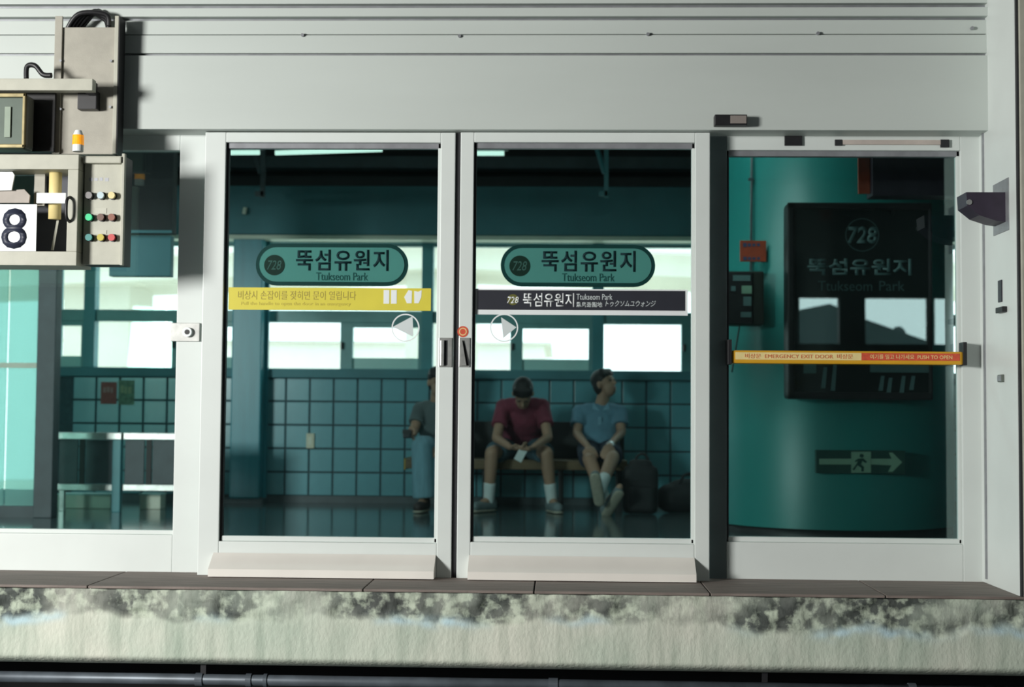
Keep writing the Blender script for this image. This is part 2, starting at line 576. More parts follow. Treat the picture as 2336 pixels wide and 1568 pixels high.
# header over the doors: stacked horizontal panels
hd = empty('trim_1', (-0.5, 0, 2.1), 'off-white horizontal panelled header above the glass doors', kind='structure')
HX0, HX1 = -5.2, at(2262, 200, -0.03).x
for (p0, p1, y0) in ((-260, 8, -0.05), (17, 37, -0.055), (46, 78, -0.030), (79.5, 121, -0.034), (126, 296, -0.045)):
    z0, z1 = at(1168, p1, y0).z, at(1168, p0, y0).z
    box('header_panel', HX0, HX1, y0, 0.16, z0, z1, white2, hd, 0.004)
box('header_core', HX0, HX1, -0.012, 0.15, at(1168, 290, 0).z, 3.2, greyal, hd)
for px, py in ((690, 80), (1048, 82), (1478, 78), (1866, 76), (2218, 64)):
    p = at(px, py, -0.04)
    o = cyl('rivet', (p.x, -0.045, p.z), (p.x, -0.02, p.z), 0.008, greyal, hd, seg=8)

# pier on the right, standing out to the platform edge
pr = empty('wall_right', (2.2, -0.2, 0), 'white painted pier standing out to the platform edge on the right', kind='structure')
PX = at(2240, 800, 0.08).x
box('pier_side', PX, PX + 0.05, YE + 0.025, 0.3, 0.0, 3.2, white, pr, 0.003)
box('pier_gasket', PX + 0.004, PX + 0.05, YE + 0.005, YE + 0.025, 0.0, 3.2, rubber, pr)
box('pier_front', PX + 0.012, PX + 1.2, YE - 0.012, YE + 0.005, -0.02, 3.2, beigel, pr, 0.004)
box('pier_core', PX + 0.05, PX + 1.2, YE + 0.006, 0.3, 0.0, 3.2, halld, pr)
# a thin joint where the pier meets the fixed panel
box('pier_joint', PX - 0.006, PX, 0.02, 0.04, 0.02, 2.1, greyal, pr)

# platform ceiling, hall roof, hall walls
tag(box('ceiling', XL, XR, -0.04, YB + 0.5, 3.2, 3.35, dark), 'dark ceiling over the platform', kind='structure')
rf = box('roof', -14, 14, -12.4, -0.04, 3.9, 4.1, hallc)
rf.name = 'ceiling_hall'
tag(rf, 'dull roof over the tracks', kind='structure')
box('upper_wall', XL - 8, XR + 9, -0.02, 0.1, 3.35, 4.1, hallc).name = 'wall_upper'
tag(bpy.data.objects['wall_upper'], 'dull wall strip between platform ceiling and hall roof', kind='structure')
tag(box('wall_far_left', -14.3, -14, -12.4, 0.3, -1.2, 4.1, halld), 'dull end wall of the hall', kind='structure')
tag(box('wall_far_right', 14, 14.3, -12.4, 0.3, -1.2, 4.1, halld), 'dull end wall of the hall', kind='structure')
tag(box('wall_left', XL - 0.2, XL, 0.1, YB + 0.3, -0.3, 3.2, teald), 'teal end wall of the platform', kind='structure')
tag(box('wall_side_right', XR, XR + 0.2, 0.1, YB + 0.3, -0.3, 3.2, teald), 'teal end wall of the platform', kind='structure')

# wall on the far side of the tracks, behind the photographer: its window band mirrors in the door glass
ow = empty('wall_opposite', (0, -12, 0), 'dull wall with a window band across the tracks', kind='structure')
OZ0, OZ1 = at(2060, 783, 12).z, at(2060, 676, 12).z
box('lower_wall', -14, 14, -12.15, -12, -1.2, OZ0, halld, ow)
box('upper_wall', -14, 14, -12.15, -12, OZ1, 3.9, halld, ow)
ox0, ox1 = at(1985, 730, 12).x, at(2130, 730, 12).x
wpane = ox1 - ox0
mull = at(2147, 730, 12).x - ox1
post = ox0 - at(1925, 730, 12).x
pitch = 2 * wpane + mull + post
wl_x = at(1832, 730, 12).x
box('solid_wall', -14, wl_x, -12.15, -12, OZ0, OZ1, halld, ow)
x = ox0 - 1 * pitch
while x < 13:
    if x > wl_x - wpane - mull:
        box('mullion', x + wpane, x + wpane + mull, -12.12, -12.03, OZ0, OZ1, halld, ow)
        box('post', x - post, x, -12.15, -12, OZ0, OZ1, halld, ow)
    x += pitch

# tiled wall of the platform
XE = at(128, 1000, YB).x
wb = empty('wall_back', (-0.5, YB, 0), 'teal tiled platform wall below the window band', kind='structure')
TZ0, TZ1 = at(760, 1132, YB).z, at(760, 863, YB).z
box('grout_bed', XE, XR, YB, YB + 0.25, 0.0, TZ1 + 0.02, grout, wb)
tx0 = at(597, 1000, YB).x
tw = (at(924, 1000, YB).x - tx0) / 6
th = (TZ1 - TZ0) / 5
gap = 0.015
bm = bmesh.new()
bm_box(bm, -tw / 2 + gap / 2, tw / 2 - gap / 2, -0.012, 0.0, gap / 2, th - gap / 2, 0.003)
tme = bpy.data.meshes.new('tile')
bm.to_mesh(tme)
bm.free()
tme.materials.append(tile_m)
for c in range(-14, 36):
    if tx0 + (c + .5) * tw < XE + 0.06:
        continue
    for r in range(5):
        o = bpy.data.objects.new('tile', tme)
        COL.objects.link(o)
        o.parent = wb
        o.location = Vector((tx0 + (c + .5) * tw, YB, TZ0 + r * th)) - WLOC[wb]
tag(box('baseboard_back', XE, XR, YB - 0.02, YB, 0, TZ0, darkg), 'dark skirting at the foot of the tiled wall', kind='structure')
# sill, wall band, beam over the windows
SZ1 = at(760, 842, YB).z
tag(box('trim_2', XE, XR, YB - 0.05, YB + 0.2, TZ1, SZ1, teald, None, 0.006), 'teal window sill above the tiles', kind='structure')
UZ1 = at(760, 556, YB).z
bw = empty('wall_beam', (-0.5, YB, UZ1), 'deep teal beam above the platform windows', kind='structure')
LZ0, LZ1 = at(760, 546, YB - 0.25).z, at(760, 536, YB - 0.25).z
box('beam', XL, XR, YB - 0.28, YB + 0.25, LZ1, at(760, 424, YB - 0.28).z, teald, bw, 0.01)
box('pale_ledge', XL, XR, YB - 0.25, YB, LZ0, LZ1 - 0.002, ledge, bw)
box('lintel', XL, XR, YB - 0.05, YB + 0.2, UZ1, LZ0, tealp, bw)
box('dark_recess', XL, XR, YB + 0.05, YB + 0.25, at(760, 424, YB).z, 3.2, dark, bw)
box('cable_tray', XL, XR, YB - 0.22, YB - 0.02, at(760, 383, YB - 0.2).z, at(760, 357, YB - 0.2).z, darkg, bw)

# windows: each bay one window with a large lower pane, a sash pane and upper panes
LWT, LWB = at(680, 735, YB).z, at(680, 841, YB).z
SWT, SWB = at(875, 747, YB).z, at(875, 817, YB).z
UPB = at(760, 709, YB).z
bay = at(1377, 780, YB).x - at(987, 780, YB).x
bx0 = at(1377, 780, YB).x
wn = 0


def clip(name, a, b, *rest):
    """window piece, cut off where the tiled wall ends"""
    if b > XE + 0.005:
        box(name, max(a, XE), b, *rest)


for k in range(-5, 3):
    x0 = bx0 + k * bay                       # left edge of the large pane
    xe = x0 + bay                            # next bay
    if xe < XE + 0.3:
        continue
    mw = 26 / 270.0
    cut = max(0.0, XE - (x0 - mw))
    wn += 1
    w = empty('window_%d' % wn, (x0, YB, SZ1), 'aluminium platform window bay with a wide lower pane and a narrower sash', kind='structure')
    yA, yB_ = YB + 0.02, YB + 0.10
    clip('post', x0 - mw, x0, yA - 0.04, yB_, SZ1, UZ1, tealp, w, 0.004)
    xs = x0 + 178 / 270.0                    # end of large pane
    xt = xs + 28 / 270.0                     # start of sash pane
    x2 = xe - mw - 8 / 270.0
    clip('transom', x0, xe - mw, yA, yB_, LWT, UPB, alufr, w, 0.004)
    clip('sash_stile', xs, xt, yA, yB_, SZ1, LWT, alufr, w, 0.004)
    clip('bottom_rail', x0, xs, yA, yB_, SZ1, LWB, alufr, w, 0.002)
    clip('sash_rail', xt, xe - mw, yA, yB_, SWT, LWT, alufr, w, 0.004)
    clip('sash_rail', xt, xe - mw, yA, yB_, SZ1 + 0.005, SWB - 0.11, alufr, w, 0.004)
    clip('sash_stile', x2, xe - mw, yA, yB_, SZ1, SWT, alufr, w, 0.003)
    clip('reflection_pane', xt, x2, yA + 0.03, yA + 0.04, SWB - 0.11, SWB, cyan_light, w)  # pale strip painting a reflection in the lower sash
    clip('top_rail', x0, xe - mw, yA, yB_, UZ1 - 0.02, UZ1, alufr, w)
    clip('glass_pane', xt, x2, yA + 0.035, yA + 0.041, SWB, SWT, clear, w)
    clip('glass_pane', x0, xe - mw, yA + 0.035, yA + 0.041, UPB, UZ1 - 0.02, clear, w)
    clip('glass_pane', x0, xs, yA + 0.035, yA + 0.041, LWB, LWT, clear, w)
    if xs > XE:
        cyl('window_latch', (xs + 0.02, yA - 0.02, 1.30), (xs + 0.02, yA - 0.02, 1.36), 0.012, black, w, seg=8)

# unseen tall glazing added to backlight the cyan partition
wn += 1
w = empty('window_%d' % wn, (XE, YB, 0), 'added tall glazing at the left end that backlights the cyan partition', kind='structure')
box('glass_pane', XL, XE - 0.06, YB + 0.05, YB + 0.058, 0.08, UZ1, clear, w)
box('frame_bar', XL, XE, YB + 0.02, YB + 0.1, 0, 0.08, teald, w)
for xx in (XL + 0.05, -5.4, XE - 0.03):
    box('frame_bar', xx - 0.03, xx + 0.03, YB + 0.02, YB + 0.1, 0.08, UZ1, tealp, w)

# ================================================================== SCREEN DOORS
def frame(root, ox0, oy0, ox1, oy1, ix0, iy0, ix1, iy1, Y, depth, mat, gl, bead=True, left=None):
    """outer and inner pixel rectangles of a glazed leaf"""
    X0, X1, Z0, Z1 = xz(ox0, oy0, ox1, oy1, Y)
    a0, a1, b0, b1 = xz(ix0, iy0, ix1, iy1, Y)
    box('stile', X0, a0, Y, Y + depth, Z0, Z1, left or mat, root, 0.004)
    box('stile', a1, X1, Y, Y + depth, Z0, Z1, mat, root, 0.004)
    box('rail', a0, a1, Y + 0.001, Y + depth, b1, Z1, mat, root, 0.004)
    box('rail', a0, a1, Y + 0.001, Y + depth, Z0, b0, mat, root, 0.004)
    if bead:
        t = 0.022
        box('glazing_bead', a0, a1, Y + 0.018, Y + depth - 0.004, b1 - 0.026, b1, greyal, root, 0.002)
        box('glazing_bead', a0, a1, Y + 0.018, Y + depth - 0.004, b0, b0 + 0.024, mat, root, 0.004)
        box('glazing_bead', a1 - 0.014, a1, Y + 0.018, Y + depth - 0.004, b0, b1, mat, root, 0.002)
        box('glazing_bead', a0, a0 + 0.012, Y + 0.018, Y + depth - 0.004, b0, b1, rubber, root, 0.002)
    box('glass_pane', a0, a1, Y + depth * 0.62, Y + depth * 0.62 + 0.008, b0, b1, gl, root)
    return a0, a1, b0, b1


d1 = empty('door_1', (-1.1, 0.03, 0.0), 'left sliding platform door with a yellow sticker strip', kind='structure')
frame(d1, 459, 302, 1034, 1322, 507, 325, 1001, 1238, 0.0, 0.055, white, psd_glass)
d2 = empty('door_2', (0.1, 0.03, 0.0), 'right sliding platform door with a black station-name strip', kind='structure')
frame(d2, 1046, 302, 1619, 1325, 1077, 325, 1585, 1240, 0.0, 0.055, white, psd_glass)
gx0, gx1, gz0, gz1 = xz(1035, 302, 1045, 1325, 0.0)
box('rubber_seal', gx0, (gx0 + gx1) / 2 - 0.001, 0.012, 0.05, gz0, gz1, rubber, d1)
box('rubber_seal', (gx0 + gx1) / 2 + 0.001, gx1, 0.012, 0.05, gz0, gz1, rubber, d2)


def kick(root, pl, pr_, y0, y1):
    """sloping wedge along the foot of a leaf"""
    tl, tr = at(pl[0], y0, 0), at(pr_[0], y0, 0)
    bl, br_ = at(pl[1], y1, -0.10), at(pr_[1], y1, -0.10)
    z0 = max(0.004, (bl.z + br_.z) / 2)
    zt_ = (tl.z + tr.z) / 2
    v = [(tl.x, -0.001, zt_), (tr.x, -0.001, zt_), (tr.x, -0.10, z0 + 0.035), (tl.x, -0.10, z0 + 0.035),
         (tl.x, -0.001, z0), (tr.x, -0.001, z0), (tr.x, -0.10, z0), (tl.x, -0.10, z0)]
    f = [(0, 3, 2, 1), (3, 7, 6, 2), (4, 5, 6, 7), (0, 1, 5, 4), (1, 2, 6, 5), (0, 4, 7, 3)]
    o = mesh_obj('kick_plate', v, f, warmw, root)
    o['label'] = 'ivory sloping kick plate'
    return o


kick(d1, (487, 480), (994, 992), 1264, 1328)
kick(d2, (1070, 1066), (1584, 1583), 1270, 1334)


def name_sign(root, px0, py0, px1, py1):
    """pill-shaped station sign behind the glass"""
    Y = 0.050
    x0, x1, z0, z1 = xz(px0, py0, px1, py1, Y)
    s = prism('station_sign', stadium(x0, x1, z0, z1), Y + 0.004, 0.014, signrim, root)
    s['label'] = 'pale teal pill-shaped station sign with dark rim'
    q = 0.018
    prism('sign_face', stadium(x0 + q, x1 - q, z0 + q, z1 - q), Y + 0.0005, 0.004, signteal, s)
    sx = (px1 - px0) / 348.0
    cx, cz = at(px0 + 43 * sx, (py0 + py1) / 2 + 1, Y).x, at(px0 + 43 * sx, (py0 + py1) / 2 + 1, Y).z
    prism('number_disc', circle(cx, cz, 0.049), Y - 0.0015, 0.002, olive, s)
    text('728', cx - 0.034, cx + 0.034, cz - 0.022, cz + 0.022, Y - 0.003, greyink, s, shear=0.25)
    ptext('뚝섬유원지', px0 + 92 * sx, py0 + 14, px0 + 303 * sx, py0 + 62, Y - 0.002, ink, s, bold=0.016, spacing=1.12)
    ptext('Ttukseom Park', px0 + 138 * sx, py0 + 66, px0 + 256 * sx, py0 + 84, Y - 0.002, mid_ink, s)
    return s


name_sign(d1, 583, 556, 931, 652)
name_sign(d2, 1142, 558, 1495, 654)

# yellow strip
YS = 0.026
st = pbox('sticker_strip', 521, 657, 983, 708, YS, 0.002, yellow, d1)
st['label'] = 'yellow emergency instruction sticker'
ptext('비상시 손잡이를 젖히면 문이 열립니다', 543, 664, 812, 684, YS - 0.0012, brownink, st)
ptext('Pull the handle to open the door in an emergency', 550, 689, 800, 699, YS - 0.0012, fadeink, st)
for ix in (890, 942):
    if ix == 890:
        for k in (-8, 9):
            pbox('pictogram', ix + k - 7, 662, ix + k + 6, 693, YS - 0.0012, 0.0014, paper, st)
    else:
        pprism('pictogram', [(ix - 20, 678), (ix - 10, 662), (ix - 2, 664), (ix - 3, 692), (ix - 14, 692)], YS - 0.0012, 0.0014, paper, st)
        pprism('pictogram', [(ix + 3, 664), (ix + 12, 666), (ix + 20, 662), (ix + 19, 678), (ix + 13, 692), (ix + 3, 692)], YS - 0.0012, 0.0014, paper, st)

# black strip with a white edge
sw = pbox('sticker_strip', 1080, 660, 1569, 719, YS + 0.0015, 0.002, paper, d2)
sb = pbox('sticker_panel', 1089, 663, 1563, 708, YS, 0.0015, charcoal, sw)
sw['label'] = 'black station-name sticker with white edge'
c = at(1170, 684, YS)
prism('number_disc', circle(c.x, c.z, 0.026), YS - 0.0012, 0.0012, pm('olive_gold_disc', (0.12, 0.12, 0.02), 0.5), sw)
ptext('728', 1157, 677, 1184, 692, YS - 0.002, paper, sw, bold=0.01, shear=0.2)
ptext('뚝섬유원지', 1193, 669, 1310, 700, YS - 0.0012, paper, sw, bold=0.012)
ptext('Ttukseom Park', 1315, 671, 1397, 684, YS - 0.0012, palev, sw)
ptext('纛島遊園地', 1315, 689, 1374, 701, YS - 0.0012, palev, sw, bold=0.01)
ptext('トゥクソムユウォンジ', 1381, 686, 1496, 700, YS - 0.0012, palev, sw, shear=0.25)

# round push-direction stickers
for root, px, dirn in ((d1, 925, -1), (d2, 1150, 1)):
    p = at(px, 748, YS)
    r = ring('direction_sticker', p.x, p.z, 0.060, 0.066, YS, 0.0015, paper, root)
    if dirn < 0:
        pprism('arrow', [(896, 746), (941, 722), (943, 764), (941, 768)], YS, 0.0014, palev, r)
    else:
        pprism('arrow', [(1143, 724), (1178, 747), (1148, 772)], YS, 0.0014, palev, r)

# pull handles
for root, px0, px1, sl in ((d1, 1001, 1031, 0), (d2, 1042, 1072, 1)):
    hx0, hx1, hz0, hz1 = xz(px0, 771, px1, 838, 0)
    if root is d2:
        hx0 = at(1047, 800, 0).x
    h = box('pull_handle', hx0, hx1, -0.006, 0.0, hz0, hz1, steel, root, 0.002)
    h['label'] = 'worn steel recessed pull handle'
    wdt = hx1 - hx0
    if sl == 0:
        box('recess', hx0 + wdt * 0.42, hx0 + wdt * 0.66, -0.0075, -0.006, hz0 + 0.01, hz1 - 0.012, rubber, h)
        box('grip', hx0 + wdt * 0.14, hx0 + wdt * 0.42, -0.02, -0.006, hz0 + 0.006, hz1 - 0.012, steel, h, 0.003)
    else:
        prism('recess', [(hx0 + wdt * 0.30, hz1 - 0.012), (hx0 + wdt * 0.55, hz1 - 0.03), (hx1 - 0.001, hz0 + 0.02), (hx1 - 0.004, hz0 + 0.008), (hx0 + wdt * .72, hz0 + 0.008)], -0.0075, 0.0015, rubber, h)
        prism('grip', [(hx0 + wdt * 0.12, hz1 - 0.016), (hx0 + wdt * 0.30, hz1 - 0.012), (hx0 + wdt * 0.70, hz0 + 0.008), (hx0 + wdt * 0.2, hz0 + 0.008)], -0.018, 0.012, steel, h)
p = at(1056, 757, 0)
rs = prism('round_sticker', circle(p.x, p.z, 0.026), -0.0015, 0.0015, redst, d2)
rs['label'] = 'orange-red round sticker'
ring('sticker_ring', p.x, p.z, 0.014, 0.018, -0.0025, 0.001, cream, rs)

# fixed panel on the left
YF = 0.10
w1 = empty('window_20', (-2.6, YF, 0), 'fixed glass panel left of the sliding doors in a white frame', kind='structure')
frame(w1, -560, 296, 473, 1306, -520, 342, 402, 1216, YF, 0.06, white, psd_glass, bead=False)
a0, a1, b0, b1 = xz(-520, 342, 402, 1216, YF)
box('glazing_bead', a0, a1, YF + 0.016, YF + 0.05, b0, b0 + 0.02, white, w1, 0.003)
lk = pbox('lock_plate', 388, 737, 455, 779, YF - 0.012, 0.012, steel, w1, 0.002)
lk['label'] = 'worn steel lock plate with round keyhole'
p = at(427, 758, YF - 0.02)
bm = bmesh.new()
bm_cyl(bm, (p.x, YF - 0.03, p.z), (p.x, YF - 0.012, p.z), 0.023, seg=20)
bm_obj('lock_cylinder', bm, paper, lk)
cyl('keyhole', (p.x + 0.002, YF - 0.032, p.z), (p.x + 0.002, YF - 0.03, p.z), 0.012, black, lk)

# fixed emergency panel on the right
d3 = empty('door_3', (1.5, YF, 0), 'fixed emergency door panel with a yellow push bar', kind='structure')
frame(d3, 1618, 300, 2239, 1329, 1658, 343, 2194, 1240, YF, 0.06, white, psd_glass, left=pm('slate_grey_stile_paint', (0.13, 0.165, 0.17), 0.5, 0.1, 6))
for (q0, q1, q2, q3, m_) in ((1790, 306, 1830, 332, black), (1905, 318, 1922, 332, rubber), (2146, 318, 2166, 336, rubber)):
    pbox('door_closer_clip', q0, q1, q2, q3, YF - 0.012, 0.012, m_, d3, 0.002)
pbox('closer_rail', 1922, 319, 2150, 330, YF - 0.01, 0.01, pm('pinkish_aluminium', (0.5, 0.44, 0.4), 0.4), d3, 0.002)
bz0, bz1 = at(1930, 831, YF - 0.06).z, at(1930, 801, YF - 0.06).z
bX0, bX1 = at(1670, 815, YF - 0.06).x, at(2197, 815, YF - 0.06).x
pb = box('push_bar', bX0, bX1, YF - 0.06, YF - 0.02, bz0, bz1, barY, d3, 0.008)
pb['label'] = 'amber-yellow emergency push bar'
xm = at(1965, 815, YF - 0.06).x
lz0, lz1 = bz0 + 0.018, bz1 - 0.009
box('bar_label', bX0 + 0.015, xm, YF - 0.0615, YF - 0.06, lz0, lz1, cream, pb)
box('bar_label', xm, bX1 - 0.015, YF - 0.0615, YF - 0.06, lz0, lz1, redst, pb)
text('비상문  EMERGENCY EXIT DOOR  비상문', bX0 + 0.06, xm - 0.04, lz0 + 0.006, lz1 - 0.006, YF - 0.063, palered, pb)
text('여기를 밀고 나가세요  PUSH TO OPEN', xm + 0.04, bX1 - 0.05, lz0 + 0.006, lz1 - 0.006, YF - 0.063, cream, pb)
for q0, q1, ya, yb in ((1660, 1669, 775, 832), (2196, 2205, 781, 834)):
    e0, e1, e2, e3 = xz(q0, ya, q1, yb, YF - 0.06)
    box('bar_bracket', e0, e1, YF - 0.07, YF + 0.002, e2, e3, black, d3, 0.002)

# ================================================================== THINGS ON THE TRACK SIDE
# small sensor on the header
p = xz(1630, 262, 1704, 286, -0.09)
s = empty('door_sensor', (p[0], -0.09, p[2]), 'small grey and black sensor box on the header above the door edge', 'sensor')
box('housing', p[0], p[1], -0.10, -0.045, p[2], p[3], black, s, 0.004)
box('lens_cover', p[0] + (p[1] - p[0]) * .48, p[1] - 0.004, -0.106, -0.10, p[2] + 0.006, p[3] - 0.006, pm('grey_brown_plastic', (0.25, 0.22, 0.2), 0.5), s, 0.002)

# dark camera on the pier
cx0, cx1, cz0, cz1 = xz(2193, 445, 2262, 512, -0.22)
sc = empty('security_camera', (PX, -0.22, cz0), 'dark purple-black camera hood on a bracket plate fixed to the pier', 'camera')
prism('hood', [(cx0, cz1), (PX, cz1), (PX, cz0), (cx0 + (PX - cx0) * .75, cz0 + 0.005), (cx0 + (PX - cx0) * .32, cz0 + 0.03), (cx0 + 0.004, cz1 - 0.06)], -0.30, 0.15, purple, sc)
box('bracket_plate', PX - 0.004, PX, -0.34, -0.12, cz0 - 0.04, cz1 + 0.06, greyal, sc, 0.001)
cyl('lens', (cx0 + 0.012, -0.305, cz1 - 0.045), (cx0 + 0.012, -0.298, cz1 - 0.045), 0.012, steel, sc)
# fitting below it
g0, g1, g2, g3 = xz(2250, 640, 2268, 690, -0.2)
fitg = empty('pier_latch', (PX, -0.2, g2), 'small black strap latch hanging on the pier', 'latch')
box('strap', PX - 0.006, PX, -0.235, -0.185, g2, g3, charcoal, fitg, 0.002)
box('catch', PX - 0.022, PX, -0.30, -0.20, g2 - 0.05, g2 - 0.025, black, fitg, 0.003)
g0, g1, g2, g3 = xz(2260, 855, 2275, 872, -0.22)
jb = empty('junction_box', (PX, -0.22, g2), 'tiny grey junction box on the pier', 'box')
box('body', PX - 0.012, PX, -0.25, -0.19, g2, g3, pm('grey_green_plastic', (0.12, 0.14, 0.12), 0.5), jb, 0.002)
box('lid', PX - 0.015, PX - 0.012, -0.245, -0.195, g2 + 0.004, g3 - 0.004, greyal, jb)

# conduit below the platform edge
cz = at(1168, 1561, -0.36).z
cp = empty('conduit', (-0.5, -0.36, cz), 'blue-grey conduit running along below the platform edge', 'pipe')
cyl('pipe', (-5, -0.36, cz), (3.2, -0.36, cz), 0.024, pipe_m, cp, smooth=True)
for px, ln in ((455, 0.016), (568, 0.012), (606, 0.008), (1262, 0.02), (2080, 0.016)):
    xx = at(px, 1550, -0.36).x
    cyl('coupling', (xx - ln, -0.36, cz), (xx + ln, -0.36, cz), 0.029, pipe_m, cp)
for xx in (-4.2, -3.0, -1.55, 0.9, 2.4):
    box('hanger', xx - 0.012, xx + 0.012, -0.365, -0.355, cz, -0.33, black, cp)

# ---- signal cabinet cluster on the left, standing in front of the doors
YC = -0.13
cb = empty('equipment_cabinet', (at(197, 350, YC).x, YC, at(197, 350, YC).z), 'tall flat beige equipment cabinet fixed to the header', 'cabinet')
x0, x1, z0, z1 = xz(124, 38, 270, 352, YC)
box('body', x0, x1, YC, -0.055, z0, z1 - 0.05, beige, cb, 0.003)
box('side_flange', x0, x0 + 0.035, YC - 0.012, YC, z0, z1, beige, cb, 0.002)
box('side_flange', x1 - 0.018, x1, YC - 0.016, -0.055, z0, z1, beigel, cb, 0.002)
box('side_cover', x1, x1 + 0.004, YC - 0.014, -0.055, z0, z1 - 0.002, black, cb)
for px, py in ((255, 140), (253, 245), (140, 140), (140, 250)):
    q = at(px, py, YC)
    cyl('screw', (q.x, YC - 0.014, q.z), (q.x, YC, q.z), 0.006, greyal, cb, seg=8)
for k in range(5):
    o = 0.012 * k
    a, b_, c_ = at(146 + 4 * k, 62, YC), at(180 + 8 * k, 32 - 3 * k, YC), at(238 - 2 * k, 30 + 5 * (k % 3), YC)
    tube('cable', [(a.x, YC + 0.02 + o, a.z - 0.02), (b_.x, YC + 0.0 + o, b_.z), (c_.x, YC + 0.02 + o, c_.z), (c_.x + 0.01, YC + 0.04 + o, c_.z - 0.05)], 0.012, black, cb)
pb0 = xz(178, 208, 222, 250, YC - 0.04)
box('clamp', pb0[0], pb0[1], YC - 0.05, YC, pb0[2], pb0[3], black, cb, 0.004)

YA = -0.29
ar = empty('mounting_arm', (at(100, 190, YA).x, YA, at(100, 205, YA).z), 'horizontal beige mounting arm across the equipment cabinet', 'arm')
x0, x1, z0, z1 = xz(-260, 179, 211, 206, YA)
box('bar', x0, x1, YA, YA + 0.05, z0, z1, beigel, ar, 0.003)
box('end_bracket', x1 - 0.05, x1 - 0.012, YA + 0.05, YC - 0.052, z0, z1, black, ar)
h0 = [at(60, 180, YA + .03), at(62, 152, YA + .03), at(80, 150, YA + .03), at(98, 170, YA + .03), at(118, 172, YA + .03)]
tube('hook_cable', h0, 0.012, black, ar)

YL = -0.30
lm = empty('signal_lantern', (at(20, 335, YL).x, YL, at(20, 335, YL).z), 'glass-fronted lantern with a brass rim hanging under the arm', 'lamp')
x0, x1, z0, z1 = xz(-110, 212, 57, 337, YL)
box('housing', x0, x1, YL + 0.02, YL + 0.12, z0, z1, pm('dim_lantern_grey', (0.16, 0.165, 0.14), 0.5), lm, 0.02)
gold = pm('dull_brass', (0.24, 0.20, 0.10), 0.4, 0.2, 20, metal=0.5)
for (a, b_, c_, d_) in ((x0, x1, z1 - 0.018, z1), (x0, x1, z0, z0 + 0.018), (x1 - 0.014, x1, z0, z1)):
    box('rim', a, b_, YL, YL + 0.02, c_, d_, gold, lm, 0.004)
box('lens', x0 + .02, x1 - 0.014, YL + 0.002, YL + 0.006, z0 + 0.018, z1 - 0.018, clear, lm)
tcx = at(18, 275, YL + 0.012).x
box('tube', tcx - 0.016, tcx + 0.012, YL + 0.012, YL + 0.018, z0 + 0.05, z1 - 0.06, beigel, lm, 0.002)

# dark backing behind the lantern
bk = empty('backing_plate', (at(90, 340, -0.2).x, -0.2, at(90, 340, -.2).z), 'black backing plate between the lantern and the cabinet', 'panel')
x0, x1, z0, z1 = xz(-110, 212, 126, 347, -0.16)
box('plate', x0, x1, -0.168, -0.15, z0, z1, black, bk, 0.002)
box('plate_rib', x0, x1, -0.176, -0.168, z0, z0 + 0.02, rubber, bk)

YBk = -0.33
be = at(178, 340, YBk)
bc = empty('beacon_lamp', (be.x, YBk, be.z), 'small amber beacon with a white cap on the number box', 'lamp')
r = 0.026
cyl('base', (be.x, YBk, be.z - 0.012), (be.x, YBk, be.z + 0.018), 0.024, paper, bc)
cyl('amber_lens', (be.x, YBk, be.z + 0.018), (be.x, YBk, be.z + 0.062), r, amber, bc, r1=r * 0.96, smooth=False)
cyl('cap', (be.x, YBk, be.z + 0.062), (be.x, YBk, be.z + 0.084), r * 0.9, paper, bc, r1=r * 0.55)

YN = -0.40
nb = empty('number_box', (at(60, 606, YN).x, YN, at(60, 606, YN).z), 'beige glazed box showing a large number eight card', 'sign box')
x0, x1, z0, z1 = xz(-260, 352, 177, 605, YN)
i0, i1, j0, j1 = xz(-230, 386, 153, 573, YN)
nd = 0.20
for a in ((x0, x1, j1, z1), (x0, x1, z0, j0), (i1, x1, j0, j1), (x0, i0, j0, j1)):
    box('frame_bar', a[0], a[1], YN, YN + nd, a[2], a[3], beigel, nb, 0.003)
box('back_panel', i0, i1, YN + nd - 0.01, YN + nd, j0, j1, pm('slate_box_lining', (0.055, 0.06, 0.075), 0.6, 0.2, 4), nb)
YI = YN + 0.04
cdp = pbox('number_card', -80, 466, 83, 573, YI, 0.004, paper, nb)
ptext('8', 3, 475, 61, 568, YI - 0.002, pm('navy_numeral', (0.025, 0.03, 0.055), 0.5), cdp, bold=0.008)
YT = YN + 0.09
q = xz(110, 388, 142, 500, YT)
cyl('tube_lamp', ((q[0] + q[1]) / 2, YT, q[2]), ((q[0] + q[1]) / 2, YT, q[3]), 0.028, cream, nb, smooth=True)
pbox('lining_strip', 78, 388, 102, 470, YT + .04, 0.01, beige, nb)
pbox('white_tape', 83, 440, 150, 464, YN + 0.028, 0.006, paper, nb, 0.002)
pprism('white_cloth', [(-60, 392), (28, 392), (33, 400), (26, 434), (-60, 436)], YN + 0.05, 0.01, paper, nb)
pprism('pinkish_cloth', [(-60, 440), (55, 432), (68, 446), (66, 463), (-60, 463)], YN + 0.07, 0.01, pm('pink_grey_cloth', (0.42, 0.38, 0.34), 0.8), nb)
pprism('teal_lining', [(-60, 388), (80, 388), (80, 470), (-60, 470)], YN + 0.15, 0.01, pm('teal_lining', (0.10, 0.2, 0.2), 0.6), nb)
pprism('thin_strip', [(129, 503), (134, 503), (122, 571), (116, 571)], YN + 0.12, 0.004, beigel, nb)
hl = at(160, 450, YN)
tube('door_pull', [(hl.x, YN, hl.z), (hl.x - .004, YN - 0.03, hl.z - 0.02), (hl.x - .004, YN - 0.03, hl.z - 0.09), (hl.x, YN, hl.z - 0.11)], 0.007, black, nb)

